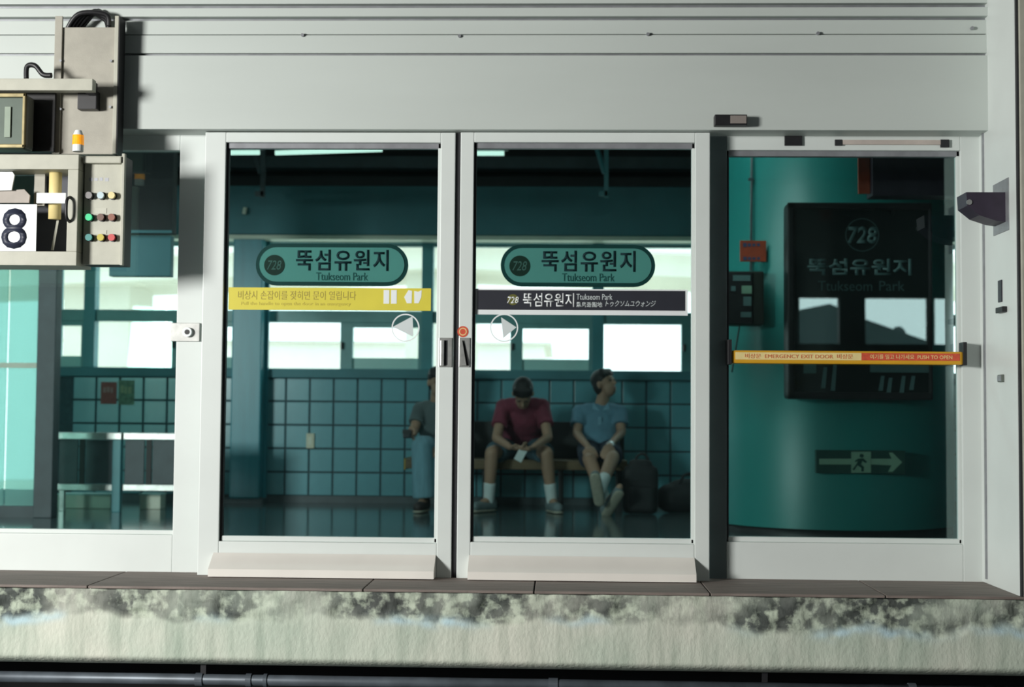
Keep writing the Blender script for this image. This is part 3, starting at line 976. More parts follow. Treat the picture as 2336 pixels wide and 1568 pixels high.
YP = -0.34
cpn = empty('control_panel', (at(232, 604, YP).x, YP, at(232, 604, YP).z), 'beige control panel with nine coloured push buttons', 'control panel')
x0, x1, z0, z1 = xz(191, 356, 282, 604, YP)
box('body', x0, x1, YP, YP + 0.02, z0, z1, beigel, cpn, 0.003)
box('rear_case', x0, x1, YP + 0.02, YP + 0.12, z0, z1, black, cpn, 0.003)
box('side_flange', x1 - 0.007, x1 + 0.006, YP - 0.02, YP + 0.005, z0 - 0.004, z1 + 0.008, beigel, cpn, 0.002)
zz = at(232, 375, YP).z
box('hood', x0, x1 - 0.007, YP - 0.03, YP, zz, z1 - 0.005, beigel, cpn, 0.006)
cols = {
    'grey': pm('grey_button', (0.20, 0.19, 0.19), 0.4), 'ice': pm('pale_blue_button', (0.48, 0.60, 0.64), 0.4), 'straw': pm('straw_button', (0.72, 0.62, 0.30), 0.4),
    'green': pm('bright_green_button', (0.02, 0.55, 0.22), 0.35, emit=(0.0, 0.6, 0.25, 0.15)), 'brown': pm('brown_button', (0.13, 0.06, 0.04), 0.4), 'rust': pm('rust_button', (0.24, 0.08, 0.045), 0.4),
    'teal': pm('teal_button', (0.02, 0.22, 0.20), 0.4), 'mustard': pm('mustard_button', (0.50, 0.42, 0.035), 0.4), 'red': pm('red_button', (0.55, 0.055, 0.055), 0.4)}
grid = [['grey', 'ice', 'straw'], ['green', 'brown', 'rust'], ['teal', 'mustard', 'red']]
for ri, py in enumerate((446, 496, 542)):
    for ci, px in enumerate((203, 230, 255)):
        q = at(px, py, YP - 0.02)
        b_ = cyl('button', (q.x, YP - 0.028, q.z), (q.x, YP - 0.004, q.z), 0.0155, cols[grid[ri][ci]], cpn, r1=0.0135)
        b_['label'] = grid[ri][ci].replace('ice', 'pale blue') + ' push button'
        cyl('collar', (q.x, YP - 0.006, q.z), (q.x, YP, q.z), 0.018, black, b_)
for px0, py0, px1, py1 in ((218, 475, 243, 487), (218, 525, 243, 534)):
    pbox('label_plate', px0, py0, px1, py1, YP - 0.002, 0.002, pm('pale_label', (0.5, 0.5, 0.42), 0.5), cpn)
k_ = xz(203, 405, 252, 414, YP)
marks(k_[0], k_[1], k_[2], k_[3], YP - 0.001, greyal, cpn, 4)

# ================================================================== ON THE PLATFORM
# column in front of the tiled wall
x0, x1, _, _ = xz(527, 600, 596, 1100, YB - 0.22)
co = empty('column', ((x0 + x1) / 2, YB - 0.15, 0), 'blue-teal steel column standing against the tiled wall', 'column')
box('shaft', x0, x1, YB - 0.22, YB - 0.06, 0.04, 2.25, tealb, co, 0.012)
box('flange', x1, x1 + 0.03, YB - 0.10, YB - 0.06, 0.04, 2.25, tealb, co)
box('base_plate', x0 - 0.04, x1 + 0.04, YB - 0.28, YB - 0.06, 0, 0.04, darkg, co, 0.004)
# second slim post at the joint between the two doors (hidden lower part)
# ceiling brackets
def bracket(px, label, mat):
    Y = YB - 0.7
    p0, p1 = at(px, 300, Y), at(px, 450, Y)
    e = empty('ceiling_bracket', (p1.x, Y, p1.z), label, 'bracket', 'brackets under the platform ceiling')
    box('hanger', p1.x - 0.018, p1.x + 0.018, Y, Y + 0.03, p1.z, 3.2, mat, e, 0.003)
    q0, q1 = at(px - 38, 325, Y), at(px - 4, 395, Y)
    bm = bmesh.new()
    bm_cyl(bm, (q0.x, Y + .015, q0.z + 0.15), (q1.x, Y + .015, q1.z), 0.02, seg=8)
    bm_obj('brace', bm, mat, e)
    box('foot', p1.x - 0.06, p1.x + 0.012, Y, Y + 0.03, p1.z + 0.01, p1.z + 0.05, mat, e)


bracket(1383, 'teal ceiling bracket seen through the right sliding door', tealp)
bracket(598, 'dark ceiling bracket above the blue-teal column', darkg)
p = at(557, 482, YB - 0.32)
sm = empty('speaker_cap', (p.x, YB - 0.32, p.z), 'tiny pale cap on the beam above the column', 'fitting')
cyl('cap', (p.x, YB - 0.32, p.z - 0.025), (p.x + 0.01, YB - 0.32, p.z + 0.03), 0.018, ledge, sm)
box('mount', p.x - .01, p.x + .01, YB - 0.30, YB - 0.28, p.z - 0.01, p.z + 0.01, darkg, sm)

# fluorescent tubes seen through the tops of the doors
def tube_light(px0, py0, px1, py1, label, Y):
    a, b = at(px0, py0, Y), at(px1, py1, Y)
    e = empty('tube_light', ((a.x + b.x) / 2, Y, a.z), label, 'light', 'fluorescent tubes over the platform')
    bm = bmesh.new()
    bm_cyl(bm, a, b, 0.018, seg=12)
    bm_obj('tube', bm, tubem, e, True)
    box('fixture', a.x - 0.03, b.x + 0.03, Y - 0.04, Y + 0.04, max(a.z, b.z) + 0.022, max(a.z, b.z) + 0.07, darkg, e, 0.004)
    box('hanger', (a.x + b.x) / 2 - 0.01, (a.x + b.x) / 2 + 0.01, Y - 0.01, Y + 0.01, max(a.z, b.z) + 0.07, 3.2, darkg, e)


tube_light(440, 349, 592, 348, 'short lit tube left of the dark bracket', 4.0)
tube_light(628, 349, 872, 341, 'long lit tube at the top of the left sliding door', 4.0)
tube_light(1010, 350, 1150, 350, 'lit tube at the top left of the right sliding door', 4.0)

# unseen fixtures added nearer the doors, above the frame, to brighten the platform
for i, xx in enumerate((-4.2, -1.6, 0.6)):
    e = empty('added_ceiling_light', (xx, 2.1, 3.1), ['added unseen ceiling light above the left fixed panel', 'added unseen ceiling light above the left sliding door', 'added unseen ceiling light above the right sliding door'][i], 'light', 'added unseen ceiling lights over the platform')
    box('fixture', xx - 0.62, xx + 0.62, 1.95, 2.25, 3.12, 3.2, white, e, 0.005)
    box('diffuser', xx - 0.6, xx + 0.6, 1.97, 2.23, 3.105, 3.12, pm('lit_diffuser', (0.8, 0.85, 0.82), 0.5, 0.02, 4, emit=(0.85, 1.0, 0.95, 1.2)), e)
    lo = area_light('added_ceiling_lamp', (xx, 2.1, 3.09), (xx, 2.35, 0), 1.2, 0.26, 14, (0.86, 1.0, 0.96))

# white switch plate on the tiles
q = xz(699, 989, 717, 1023, YB - 0.02)
e = empty('switch_plate', (q[0], YB - 0.02, q[2]), 'small pale switch plate on the teal tiles', 'switch')
box('plate', q[0], q[1], YB - 0.03, YB - 0.012, q[2], q[3], pm('pale_switch_plastic', (0.55, 0.58, 0.44), 0.5), e, 0.003)
box('rocker', q[0] + .02, q[1] - .02, YB - 0.034, YB - 0.03, q[2] + .03, q[3] - .03, ledge, e, 0.002)

# notices on the tiles at the left
q = xz(230, 872, 266, 922, YB - 0.016)
e = empty('notice_sheet', (q[0], YB - 0.016, q[2]), 'faded red notice sheet stuck on the teal tiles', 'notice', 'notice sheets on the tiles')
box('sheet', q[0], q[1], YB - 0.016, YB - 0.012, q[2], q[3], pm('faded_red_sheet', (0.30, 0.07, 0.06), 0.6, 0.2, 40), e)
marks(q[0] + .02, q[1] - .02, q[2] + .09, q[3] - .04, YB - 0.0175, pm('pale_red_print', (0.42, 0.22, 0.2), 0.6), e, 3)
q = xz(270, 868, 306, 924, YB - 0.016)
e = empty('notice_sheet', (q[0], YB - 0.016, q[2]), 'faded yellow-green notice sheet beside the red one', 'notice', 'notice sheets on the tiles')
box('sheet', q[0], q[1], YB - 0.016, YB - 0.012, q[2], q[3], pm('faded_olive_sheet', (0.13, 0.22, 0.15), 0.6, 0.4, 30), e)
marks(q[0] + .02, q[1] - .02, q[2] + .09, q[3] - .04, YB - 0.0175, pm('pale_olive_print', (0.3, 0.34, 0.2), 0.6), e, 3)

# pale cyan partition and its post on the far left
pl = empty('glass_partition', (at(40, 1180, 3.3).x, 3.3, 0), 'pale cyan panelled partition at the left end of the platform', 'partition')
xa, xb_ = at(84, 900, 3.4).x, at(14, 900, 3.4).x
for a, b_ in ((xb_ + 0.008, xb_ + (xa - xb_)), (xb_ - 0.42, xb_ - 0.008), (xb_ - 0.84, xb_ - 0.43)):
    box('panel', a, b_, 3.4, 3.43, 0.08, 2.25, partm, pl, 0.004)
box('bottom_rail', xb_ - 0.84, xa + 0.02, 3.38, 3.45, 0.0, 0.08, darkg, pl)
box('mid_rail', xb_ - 0.84, xa + 0.02, 3.385, 3.40, at(40, 840, 3.4).z, at(40, 828, 3.4).z, ledge, pl)
pxa, pxb = at(86, 900, 3.38).x, at(128, 900, 3.38).x
box('end_post', pxa, pxb, 3.34, 3.46, 0.0, 2.3, darkg, pl, 0.006)

# steel railing bench on the left
YR = 4.0
q = xz(131, 988, 272, 1200, YR)
bnL = empty('railing_seat', (q[0], YR, 0), 'steel framed dark-panelled seat back near the left end of the platform', 'seat')
zt1, zt0 = at(200, 987, YR).z, at(200, 1003, YR).z
zm1, zm0 = at(200, 1105, YR).z, at(200, 1120, YR).z
xr0 = at(131, 1000, YR).x
xp0, xp1 = at(257, 1050, YR).x, at(276, 1050, YR).x
xr1 = at(440, 1000, YR).x
box('top_rail', xr0, xp1, YR, YR + 0.04, zt0, zt1, steel, bnL, 0.005)
box('top_rail', xp1, xr1, YR + 0.03, YR + 0.06, zt0, zt1, steel, bnL, 0.005)
box('lower_rail', xr0, xp0, YR, YR + 0.04, zm0, zm1, steel, bnL, 0.005)
box('lower_rail', xp1, xr1, YR + 0.03, YR + 0.06, zm0, zm1, steel, bnL, 0.005)
box('post', xp0, xp1, YR - 0.01, YR + 0.05, 0, zt0, tealp, bnL, 0.004)
for a, b_ in ((131, 174), (192, 254), (282, 326), (345, 436)):
    xa_, xb2 = at(a, 1050, YR).x, at(b_, 1050, YR).x
    box('back_panel', xa_, xb2, YR + 0.03, YR + 0.05, zm1 + 0.003, zt0 - 0.003, darkg, bnL, 0.003)
for a in (183, 336):
    xa_ = at(a, 1050, YR).x
    box('strut', xa_ - 0.02, xa_ + 0.02, YR + 0.035, YR + 0.055, zm0, zt0, benchd, bnL)
for a in (140, 420):
    xa_ = at(a, 1050, YR).x
    box('leg', xa_ - 0.02, xa_ + 0.02, YR + 0.02, YR + 0.06, 0, zm0, steel, bnL, 0.003)
# pale boxes standing in for lit patches on the floor behind the seat
for a, b_, lab in ((131, 252, 'long pale box standing in for a lit patch behind the seat back'), (318, 366, 'small pale box standing in for a lit patch behind the seat back')):
    q = xz(a, 1130, b_, 1166, YR + 0.35)
    e = empty('lit_patch_box', (q[0], YR + 0.35, 0), lab, 'box', 'lit patches shaped as boxes under the left seat')
    box('body', q[0], q[1], YR + 0.35, YR + 0.5, 0.0, q[3], ledge, e, 0.006)
    box('lid', q[0] - 0.005, q[1] + 0.005, YR + 0.345, YR + 0.505, q[3], q[3] + 0.012, cyan_light, e, 0.003)

# dark hanging signboard at the left
YH = 3.0
q = xz(262, 342, 394, 532, YH)
hs = empty('hanging_signboard', (q[0], YH, q[2]), 'dark teal signboard hanging behind the left fixed panel', 'sign')
box('board', q[0], q[1], YH, YH + 0.12, q[2], q[3], dark, hs, 0.006)
box('edge_trim', q[0], q[1], YH - 0.004, YH, q[2], q[2] + 0.02, teald, hs)
q2 = xz(247, 536, 388, 630, YH)
box('lower_board', q2[0], q2[1], YH + 0.02, YH + 0.10, q2[2], q2[3], teald, hs, 0.006)
box('hanger', q[0] + .1, q[0] + .13, YH + .04, YH + .07, q[3], 3.2, dark, hs)
box('hanger', q[1] - .13, q[1] - .1, YH + .04, YH + .07, q[3], 3.2, dark, hs)

# ---- curved teal booth on the right
BC, BR = (1.85, 3.19), 0.82
plan = [(BC[0] + BR * math.cos(2 * math.pi * k / 72), BC[1] + BR * math.sin(2 * math.pi * k / 72)) for k in range(72)]
bo = empty('round_pillar', (BC[0], BC[1], 0), 'big round glossy teal pillar behind the emergency door panel', 'pillar')


def wall_strip(name, pts, z0, z1, mat, parent, off=0.0):
    vs, fs = [], []
    n = len(pts)
    for x, y in pts:
        vs += [(x, y, z0), (x, y, z1)]
    for i in range(n - 1):
        fs.append((2 * i, 2 * i + 2, 2 * i + 3, 2 * i + 1))
    fs.append((2 * (n - 1), 0, 1, 2 * (n - 1) + 1))
    fs.append(tuple(2 * i + 1 for i in range(n)))
    return mesh_obj(name, vs, fs, mat, parent, True)


wall_strip('shell', plan, 0.05, 3.19, boothm, bo)
wall_strip('plinth', [(x + (BC[0] - x) * 0.012, y + (BC[1] - y) * 0.012) for x, y in plan], 0.0, 0.05, boothd, bo)

# display case on the round pillar
YD = 2.18
q = xz(1797, 462, 2128, 912, YD)
dc = empty('display_case', ((q[0] + q[1]) / 2, YD, q[2]), 'black framed display case with the station name on the teal pillar', 'display')
box('case', q[0], q[1], YD + 0.03, YD + 0.18, q[2], q[3], black, dc, 0.025)
fw = 0.045
for a in ((q[0], q[1], q[3] - fw, q[3]), (q[0], q[1], q[2], q[2] + fw), (q[0], q[0] + fw, q[2], q[3]), (q[1] - fw * .5, q[1], q[2], q[3])):
    box('frame_bar', a[0], a[1], YD, YD + 0.035, a[2], a[3], black, dc, 0.012)
box('face', q[0] + fw, q[1] - fw * .5, YD + 0.018, YD + 0.03, q[2] + fw, q[3] - fw, dispm, dc)
YF2 = YD + 0.0165
p = at(1967, 536, YF2)
ring('number_ring', p.x, p.z, 0.098, 0.104, YF2, 0.0015, disptx2, dc, 40)
ptext('728', 1934, 517, 2002, 556, YF2, disptx, dc, bold=0.03, shear=0.12)
ptext('뚝섬유원지', 1842, 590, 2080, 628, YF2, disptx, dc, bold=0.03)
ptext('Ttukseom', 1866, 641, 1990, 664, YF2, disptx2, dc)
ptext('Park', 2006, 641, 2064, 664, YF2, disptx2, dc)
pbox('reflection_strip', 1985, 833, 2120, 850, YF2, 0.0015, pm('teal_print_and_reflection', (0.12, 0.22, 0.22), 0.5), dc)  # pale strips and streaks paint the reflections on the display face
pbox('reflection_strip', 1833, 830, 1862, 852, YF2, 0.0015, pm('dim_teal_reflection', (0.10, 0.2, 0.19), 0.5), dc)
for a, ta, tb in ((1879, 838, 886), (1901, 832, 892), (2010, 858, 892), (2028, 862, 898), (2058, 858, 896), (2080, 858, 890)):
    pprism('reflection_streak', [(a, ta), (a + 8, ta), (a + 4, tb), (a - 6, tb)], YF2, 0.0015, MATS['teal_print_and_reflection'], dc)

# exit direction plate
q = xz(1862, 1028, 2066, 1081, 2.32)
ex = empty('exit_sign', (q[0], 2.32, q[2]), 'dark green exit plate with a pale arrow and running figure', 'sign')
box('plate', q[0], q[1], 2.325, 2.368, q[2], q[3], exitg, ex, 0.003)
YX = 2.322
pprism('arrow', [(1869, 1047), (1942, 1047), (1942, 1060), (1869, 1060)], YX, 0.003, exitl, ex)
pprism('arrow', [(1986, 1047), (2034, 1047), (2028, 1033), (2036, 1033), (2058, 1055), (2036, 1077), (2026, 1077), (2034, 1062), (1986, 1060)], YX, 0.003, exitl, ex)
pprism('pictogram_panel', [(1942, 1031), (1987, 1031), (1987, 1079), (1942, 1079)], YX, 0.002, exitl, ex)
YX2 = 2.3195
pprism('running_figure', [(1962, 1036), (1968, 1036), (1971, 1041), (1967, 1045), (1961, 1043)], YX2, 0.003, exitg, ex)
pprism('running_figure', [(1957, 1047), (1969, 1046), (1978, 1054), (1975, 1057), (1967, 1052), (1964, 1060), (1971, 1066), (1970, 1076), (1965, 1076), (1965, 1068), (1956, 1062), (1948, 1074), (1945, 1071), (1954, 1059), (1958, 1051), (1952, 1055), (1950, 1052)], YX2, 0.003, exitg, ex)

# notice, conduit and cabinet on the round pillar's left curve
def on_booth(x):
    return BC[1] - math.sqrt(max(0.01, BR * BR - (x - BC[0]) ** 2))


def booth_y(px, py):
    Y = 3.0
    for _ in range(12):
        Y = on_booth(at(px, py, Y).x)
    return Y


Yp = booth_y(1722, 450) - 0.012
pt, pbm = at(1717, 300, Yp), at(1713, 545, Yp)
pc = empty('thin_conduit', (pbm.x, Yp, pbm.z), 'thin pale conduit running down the round pillar to the red notice', 'pipe')
cyl('pipe', (pbm.x, Yp, at(1713, 618, Yp).z), (pt.x, Yp, 3.17), 0.008, greyal, pc, seg=10, smooth=True)
for k in (0.35, 0.75):
    zc_ = pbm.z + (3.0 - pbm.z) * k
    box('clip', pbm.x - 0.016, pbm.x + 0.016, Yp - 0.01, Yp + 0.016, zc_, zc_ + 0.015, darkg, pc)
Yn = booth_y(1748, 572) - 0.03
q = xz(1688, 549, 1748, 597, Yn)
rn = empty('red_notice', (q[0], Yn, q[2]), 'small red notice board on the round pillar above the black cabinet', 'notice')
box('board', q[0], q[1], Yn, Yn + 0.012, q[2], q[3], orange, rn, 0.003)
marks(q[0] + 0.02, q[1] - 0.03, q[3] - 0.042, q[3] - 0.014, Yn - 0.002, blueink, rn, 4)
marks(q[0] + 0.02, q[1] - 0.03, q[2] + 0.008, q[2] + 0.032, Yn - 0.002, blueink, rn, 4)
box('standoff', q[0] + 0.05, q[0] + 0.08, Yn + 0.012, Yn + 0.10, q[2] + .02, q[2] + .05, darkg, rn)
Yc = booth_y(1744, 680) - 0.17
q = xz(1655, 618, 1744, 742, Yc)
fc = empty('glass_cabinet', (q[0], Yc, q[2]), 'black glass-fronted wall cabinet with papers inside on the round pillar', 'cabinet')
box('body', q[0], q[1], Yc + 0.02, Yc + 0.15, q[2], q[3], pm('black_olive_enamel', (0.016, 0.022, 0.016), 0.5), fc, 0.012)
box('wall_mount', q[0] + 0.16, q[0] + 0.2, Yc + 0.15, Yc + 0.24, q[2] + .05, q[2] + .1, black, fc)
xg = q[0] + (q[1] - q[0]) * 0.68
dr = box('door', q[0] + .01, xg, Yc, Yc + 0.02, q[2] + .01, q[3] - .01, black, fc, 0.004)
for (a, b_, c_, d_, m_) in ((1672, 628, 1712, 641, 'teal_print_and_reflection'), (1692, 652, 1715, 670, 'pale_luminous_green'), (1696, 677, 1714, 698, 'teal_print_and_reflection'), (1690, 712, 1714, 724, 'teal_print_and_reflection'), (1668, 653, 1678, 664, 'teal_print_and_reflection')):
    k = xz(a, b_, c_, d_, Yc - 0.002)
    box('paper_slip', k[0], k[1], Yc - 0.003, Yc, k[2], k[3], MATS[m_], dr)
w0 = at(1688, 742, Yc + .05)
tube('cable', [(w0.x, Yc + .05, w0.z + 0.01), (w0.x - .02, Yc + .06, w0.z - .12), (w0.x - .05, Yc + .06, w0.z - .3)], 0.005, black, fc, 6)

# hanging sign with a red edge, seen end on
YG = 1.6
e0, e1, e2, e3 = xz(1958, 335, 1985, 442, YG)
hg = empty('hanging_sign', (e0, YG, e2), 'hanging box sign with an orange-red end, above the display case', 'sign')
box('red_end', e0, e1, YG, YG + 0.02, e2, e3 + 0.2, orange, hg, 0.004)
ex1 = at(2230, 400, YG - 0.06).x
box('box_body', e1, ex1, YG - 0.06, YG + 0.10, e2 - 0.02, e3 + 0.2, purple, hg, 0.006)
box('hanger', e1 + .2, e1 + .23, YG, YG + .03, e3 + .2, 3.2, black, hg)
box('hanger', ex1 - .23, ex1 - .2, YG, YG + .03, e3 + .2, 3.2, black, hg)

# ---- bench, bags
YS0, YS1 = 4.55, 5.0
bx_0, bx_1 = at(925, 1070, YS0).x, at(1432, 1070, YS0).x
SZ = 0.40
bn = empty('bench', ((bx_0 + bx_1) / 2, 4.8, 0), 'long brown wooden bench with a black back panel against the tiles', 'bench')
for k in range(4):
    ya = YS0 + k * 0.115
    box('seat_plank', bx_0, bx_1, ya, ya + 0.105, SZ - 0.075, SZ, wood, bn, 0.006)
box('seat_end', bx_0 - 0.012, bx_0, YS0, YS0 + 0.45, SZ - 0.085, SZ + 0.005, woodend, bn, 0.003)
for xa_ in (bx_0 + 0.62, (bx_0 + bx_1) / 2 + .35, bx_1 - 0.06):
    box('leg', xa_ - 0.02, xa_ + 0.02, YS0 + 0.1, YS0 + 0.14, 0, SZ - 0.075, benchd, bn, 0.004)
    box('leg', xa_ - 0.02, xa_ + 0.02, YS0 + 0.36, YS0 + 0.40, 0, SZ - 0.075, benchd, bn, 0.004)
bbx0 = at(1060, 1000, 5.1).x
nbk = 4
for k in range(nbk):
    a = bbx0 + (bx_1 - bbx0) * k / nbk
    b_ = bbx0 + (bx_1 - bbx0) * (k + 1) / nbk
    box('back_panel', a + 0.004, b_ - 0.004, 5.06, 5.10, SZ - 0.02, at(1200, 962, 5.06).z, benchd, bn, 0.01)


# ================================================================== PEOPLE
def capsule(bm, a, b, ra, rb, flat=False, seg=14):
    a, b = Vector(a), Vector(b)
    ax = b - a
    L = ax.length
    ax = ax / L if L > 1e-6 else Vector((0, 0, 1))
    t = ax.orthogonal().normalized()
    s = ax.cross(t)
    prof = []
    if flat:
        prof = [(0, 0), (0, ra), (L, rb), (L, 0)]
    else:
        for i in range(5):
            an = math.pi / 2 * i / 4
            prof.append((-ra * math.cos(an), ra * math.sin(an)))
        for i in range(5):
            an = math.pi / 2 * i / 4
            prof.append((L + rb * math.sin(an), rb * math.cos(an)))
    rings = []
    for h, r in prof:
        if r < 1e-6:
            rings.append([bm.verts.new(a + ax * h)])
        else:
            rings.append([bm.verts.new(a + ax * h + (t * math.cos(2 * math.pi * k / seg) + s * math.sin(2 * math.pi * k / seg)) * r) for k in range(seg)])
    for p, q in zip(rings, rings[1:]):
        for k in range(seg):
            j = (k + 1) % seg
            if len(p) == 1:
                bm.faces.new((p[0], q[j], q[k]))
            elif len(q) == 1:
                bm.faces.new((p[k], p[j], q[0]))
            else:
                bm.faces.new((p[k], p[j], q[j], q[k]))


def ellipsoid(bm, c, axes):
    """axes: three vectors, each of length = radius"""
    r = bmesh.ops.create_uvsphere(bm, u_segments=18, v_segments=12, radius=1)
    M = Matrix((axes[0], axes[1], axes[2])).transposed()
    for v in r['verts']:
        v.co = M @ v.co + Vector(c)


def remesh(name, bm, mat, parent, voxel=0.008, smooth=6):
    bmesh.ops.recalc_face_normals(bm, faces=bm.faces)
    me = bpy.data.meshes.new(name)
    bm.to_mesh(me)
    bm.free()
    t = bpy.data.objects.new('remesh_tmp', me)
    COL.objects.link(t)
    m = t.modifiers.new('r', 'REMESH')
    m.mode = 'VOXEL'
    m.voxel_size = voxel
    m2 = t.modifiers.new('s', 'SMOOTH')
    m2.iterations = smooth
    m2.factor = 0.5
    bpy.context.view_layer.update()
    out = bpy.data.meshes.new_from_object(t.evaluated_get(bpy.context.evaluated_depsgraph_get()))
    bpy.data.objects.remove(t)
    bpy.data.meshes.remove(me)
    out.name = name
    out.materials.clear()
    lo = Vector((min(v.co.x for v in out.vertices), min(v.co.y for v in out.vertices), min(v.co.z for v in out.vertices)))
    hi = Vector((max(v.co.x for v in out.vertices), max(v.co.y for v in out.vertices), max(v.co.z for v in out.vertices)))
    c = (lo + hi) / 2
    c.z = lo.z
    out.transform(Matrix.Translation(-c))
    out.polygons.foreach_set('use_smooth', [True] * len(out.polygons))
    return link_mesh(name, out, mat, parent, c)


def hand(bm, wrist, d, n, side, curl=0.5):
    """palm and five separate fingers: d along the hand, n out of the palm, side towards the thumb"""
    d, n = Vector(d).normalized(), Vector(n).normalized()
    n = (n - d * n.dot(d)).normalized()
    s = d.cross(n).normalized() * side
    palm = Vector(wrist) + d * 0.05
    ellipsoid(bm, palm, (d * 0.055, s * 0.042, n * 0.017))
    root = Vector(wrist) + d * 0.088
    for k, (off, ln) in enumerate(((0.031, 0.070), (0.010, 0.080), (-0.011, 0.074), (-0.031, 0.058))):
        a = root + s * off
        b = a + (d * math.cos(curl) + n * math.sin(curl)) * ln * 0.5
        c = b + (d * math.cos(curl * 2.3) + n * math.sin(curl * 2.3)) * ln * 0.5
        capsule(bm, a - d * 0.015, b, 0.0092, 0.0085, seg=8)
        capsule(bm, b, c, 0.0085, 0.0072, seg=8)
    a = Vector(wrist) + d * 0.03 + s * 0.034
    b = a + (d * 0.7 + s * 0.7 + n * 0.3).normalized() * 0.036
    c = b + (d * 0.9 + s * 0.15 + n * 0.5).normalized() * 0.03
    capsule(bm, a, b, 0.0115, 0.010, seg=8)
    capsule(bm, b, c, 0.010, 0.008, seg=8)


def person(label, J, face, up, shirt, shorts, shoe, trousers=False, sockh=0.12, hairlen=0, sleeve=0.62, shirt_hem=0.02):
    e = empty('person', (J['pel'].x, J['pel'].y, 0), label, 'person')
    f = Vector(face).normalized()
    u = Vector(up)
    u = (u - f * u.dot(f)).normalized()
    sd = f.cross(u).normalized()
    hc = J['head']
    bm = bmesh.new()
    # trunk
    pel, chest, neck = J['pel'], J['chest'], J['neck']
    side = (J['sR'] - J['sL']).normalized()
    tr = (neck - pel).normalized()
    fw_ = side.cross(tr).normalized()
    ellipsoid(bm, pel, (side * 0.155, fw_ * 0.105, tr * 0.12))
    ellipsoid(bm, pel.lerp(chest, 0.5), (side * 0.135, fw_ * 0.10, tr * 0.16))
    ellipsoid(bm, chest, (side * 0.16, fw_ * 0.105, tr * 0.17))
    capsule(bm, J['sL'], J['sR'], 0.055, 0.055)
    capsule(bm, chest.lerp(neck, 0.7), hc - u * 0.05 - f * 0.015, 0.058, 0.05)
    # head: skull, jaw, nose, ears, brow
    ellipsoid(bm, hc + u * 0.025 - f * 0.012, (sd * 0.074, f * 0.092, u * 0.090))
    ellipsoid(bm, hc - u * 0.045 + f * 0.022, (sd * 0.056, f * 0.062, u * 0.070))
    capsule(bm, hc + f * 0.078 + u * 0.012, hc + f * 0.100 - u * 0.024, 0.008, 0.013, seg=8)
    capsule(bm, hc - sd * 0.03 + f * 0.070 + u * 0.022, hc + sd * 0.03 + f * 0.070 + u * 0.022, 0.012, 0.012, seg=8)
    for q in (-1, 1):
        ellipsoid(bm, hc + sd * 0.076 * q - u * 0.008 - f * 0.008, (sd * 0.011, f * 0.019, u * 0.031))
    for q in 'LR':
        capsule(bm, J['s' + q], J['e' + q], 0.047, 0.038)
        capsule(bm, J['e' + q], J['w' + q], 0.038, 0.025)
        hd_, hn_, hs_, hcurl = J['hand' + q]
        hand(bm, J['w' + q], hd_, hn_, hs_, hcurl)
        capsule(bm, J['h' + q], J['k' + q], 0.078, 0.054)
        kn, an = J['k' + q], J['a' + q]
        mid = kn.lerp(an, 0.3)
        capsule(bm, kn, mid, 0.054, 0.052)
        capsule(bm, mid, an, 0.052, 0.034)
        capsule(bm, an, J['t' + q], 0.034, 0.026)
    remesh('body', bm, skin, e, 0.0065, 4)
    # eyes and mouth
    for q in (-1, 1):
        bm = bmesh.new()
        ellipsoid(bm, hc + sd * 0.030 * q + f * 0.076 + u * 0.008, (sd * 0.013, f * 0.008, u * 0.006))
        bm_obj('eye', bm, hairm, e, True)
        bm = bmesh.new()
        capsule(bm, hc + sd * 0.017 * q + f * 0.078 + u * 0.027, hc + sd * 0.045 * q + f * 0.066 + u * 0.026, 0.005, 0.004, seg=6)
        bm_obj('eyebrow', bm, hairm, e, True)
    bm = bmesh.new()
    ellipsoid(bm, hc + f * 0.081 - u * 0.055, (sd * 0.024, f * 0.006, u * 0.007))
    bm_obj('mouth', bm, pm('lip', (0.30, 0.13, 0.10), 0.5) if 'lip' not in MATS else MATS['lip'], e, True)
    # hair
    bm = bmesh.new()
    ellipsoid(bm, hc + u * 0.045 - f * 0.022, (sd * 0.083, f * 0.097, u * 0.085))
    ellipsoid(bm, hc - f * 0.045 + u * 0.0, (sd * 0.077, f * 0.062, u * 0.095))
    for k in range(5):
        o = (k - 2) * 0.028
        capsule(bm, hc + sd * o + f * 0.035 + u * 0.100, hc + sd * o * 1.1 + f * (0.070 - abs(o) * .35) + u * (0.066 - 0.008 * (k % 2)), 0.022, 0.016, seg=8)
    remesh('hair', bm, hairm, e, 0.007, 8)
    # shirt
    bm = bmesh.new()
    ellipsoid(bm, pel + tr * 0.03, (side * 0.168, fw_ * 0.122, tr * 0.15))
    ellipsoid(bm, pel.lerp(chest, 0.5), (side * 0.158, fw_ * 0.120, tr * 0.19))
    ellipsoid(bm, chest, (side * 0.175, fw_ * 0.120, tr * 0.18))
    capsule(bm, J['sL'], J['sR'], 0.063, 0.063)
    capsule(bm, J['sL'].lerp(neck, .35) - tr * .01, J['sR'].lerp(neck, .35) - tr * .01, 0.062, 0.062)
    capsule(bm, chest.lerp(neck, 0.55), neck, 0.072, 0.066, flat=True)
    for q in 'LR':
        m_ = J['s' + q].lerp(J['e' + q], sleeve)
        capsule(bm, J['s' + q], J['s' + q].lerp(J['e' + q], 0.05), 0.062, 0.062)
        capsule(bm, J['s' + q], m_, 0.060, 0.066, flat=True)
    remesh('shirt', bm, shirt, e, 0.008, 4)
    # shorts or trousers
    bm = bmesh.new()
    ellipsoid(bm, pel - tr * 0.02, (side * 0.172, fw_ * 0.122, tr * 0.12))
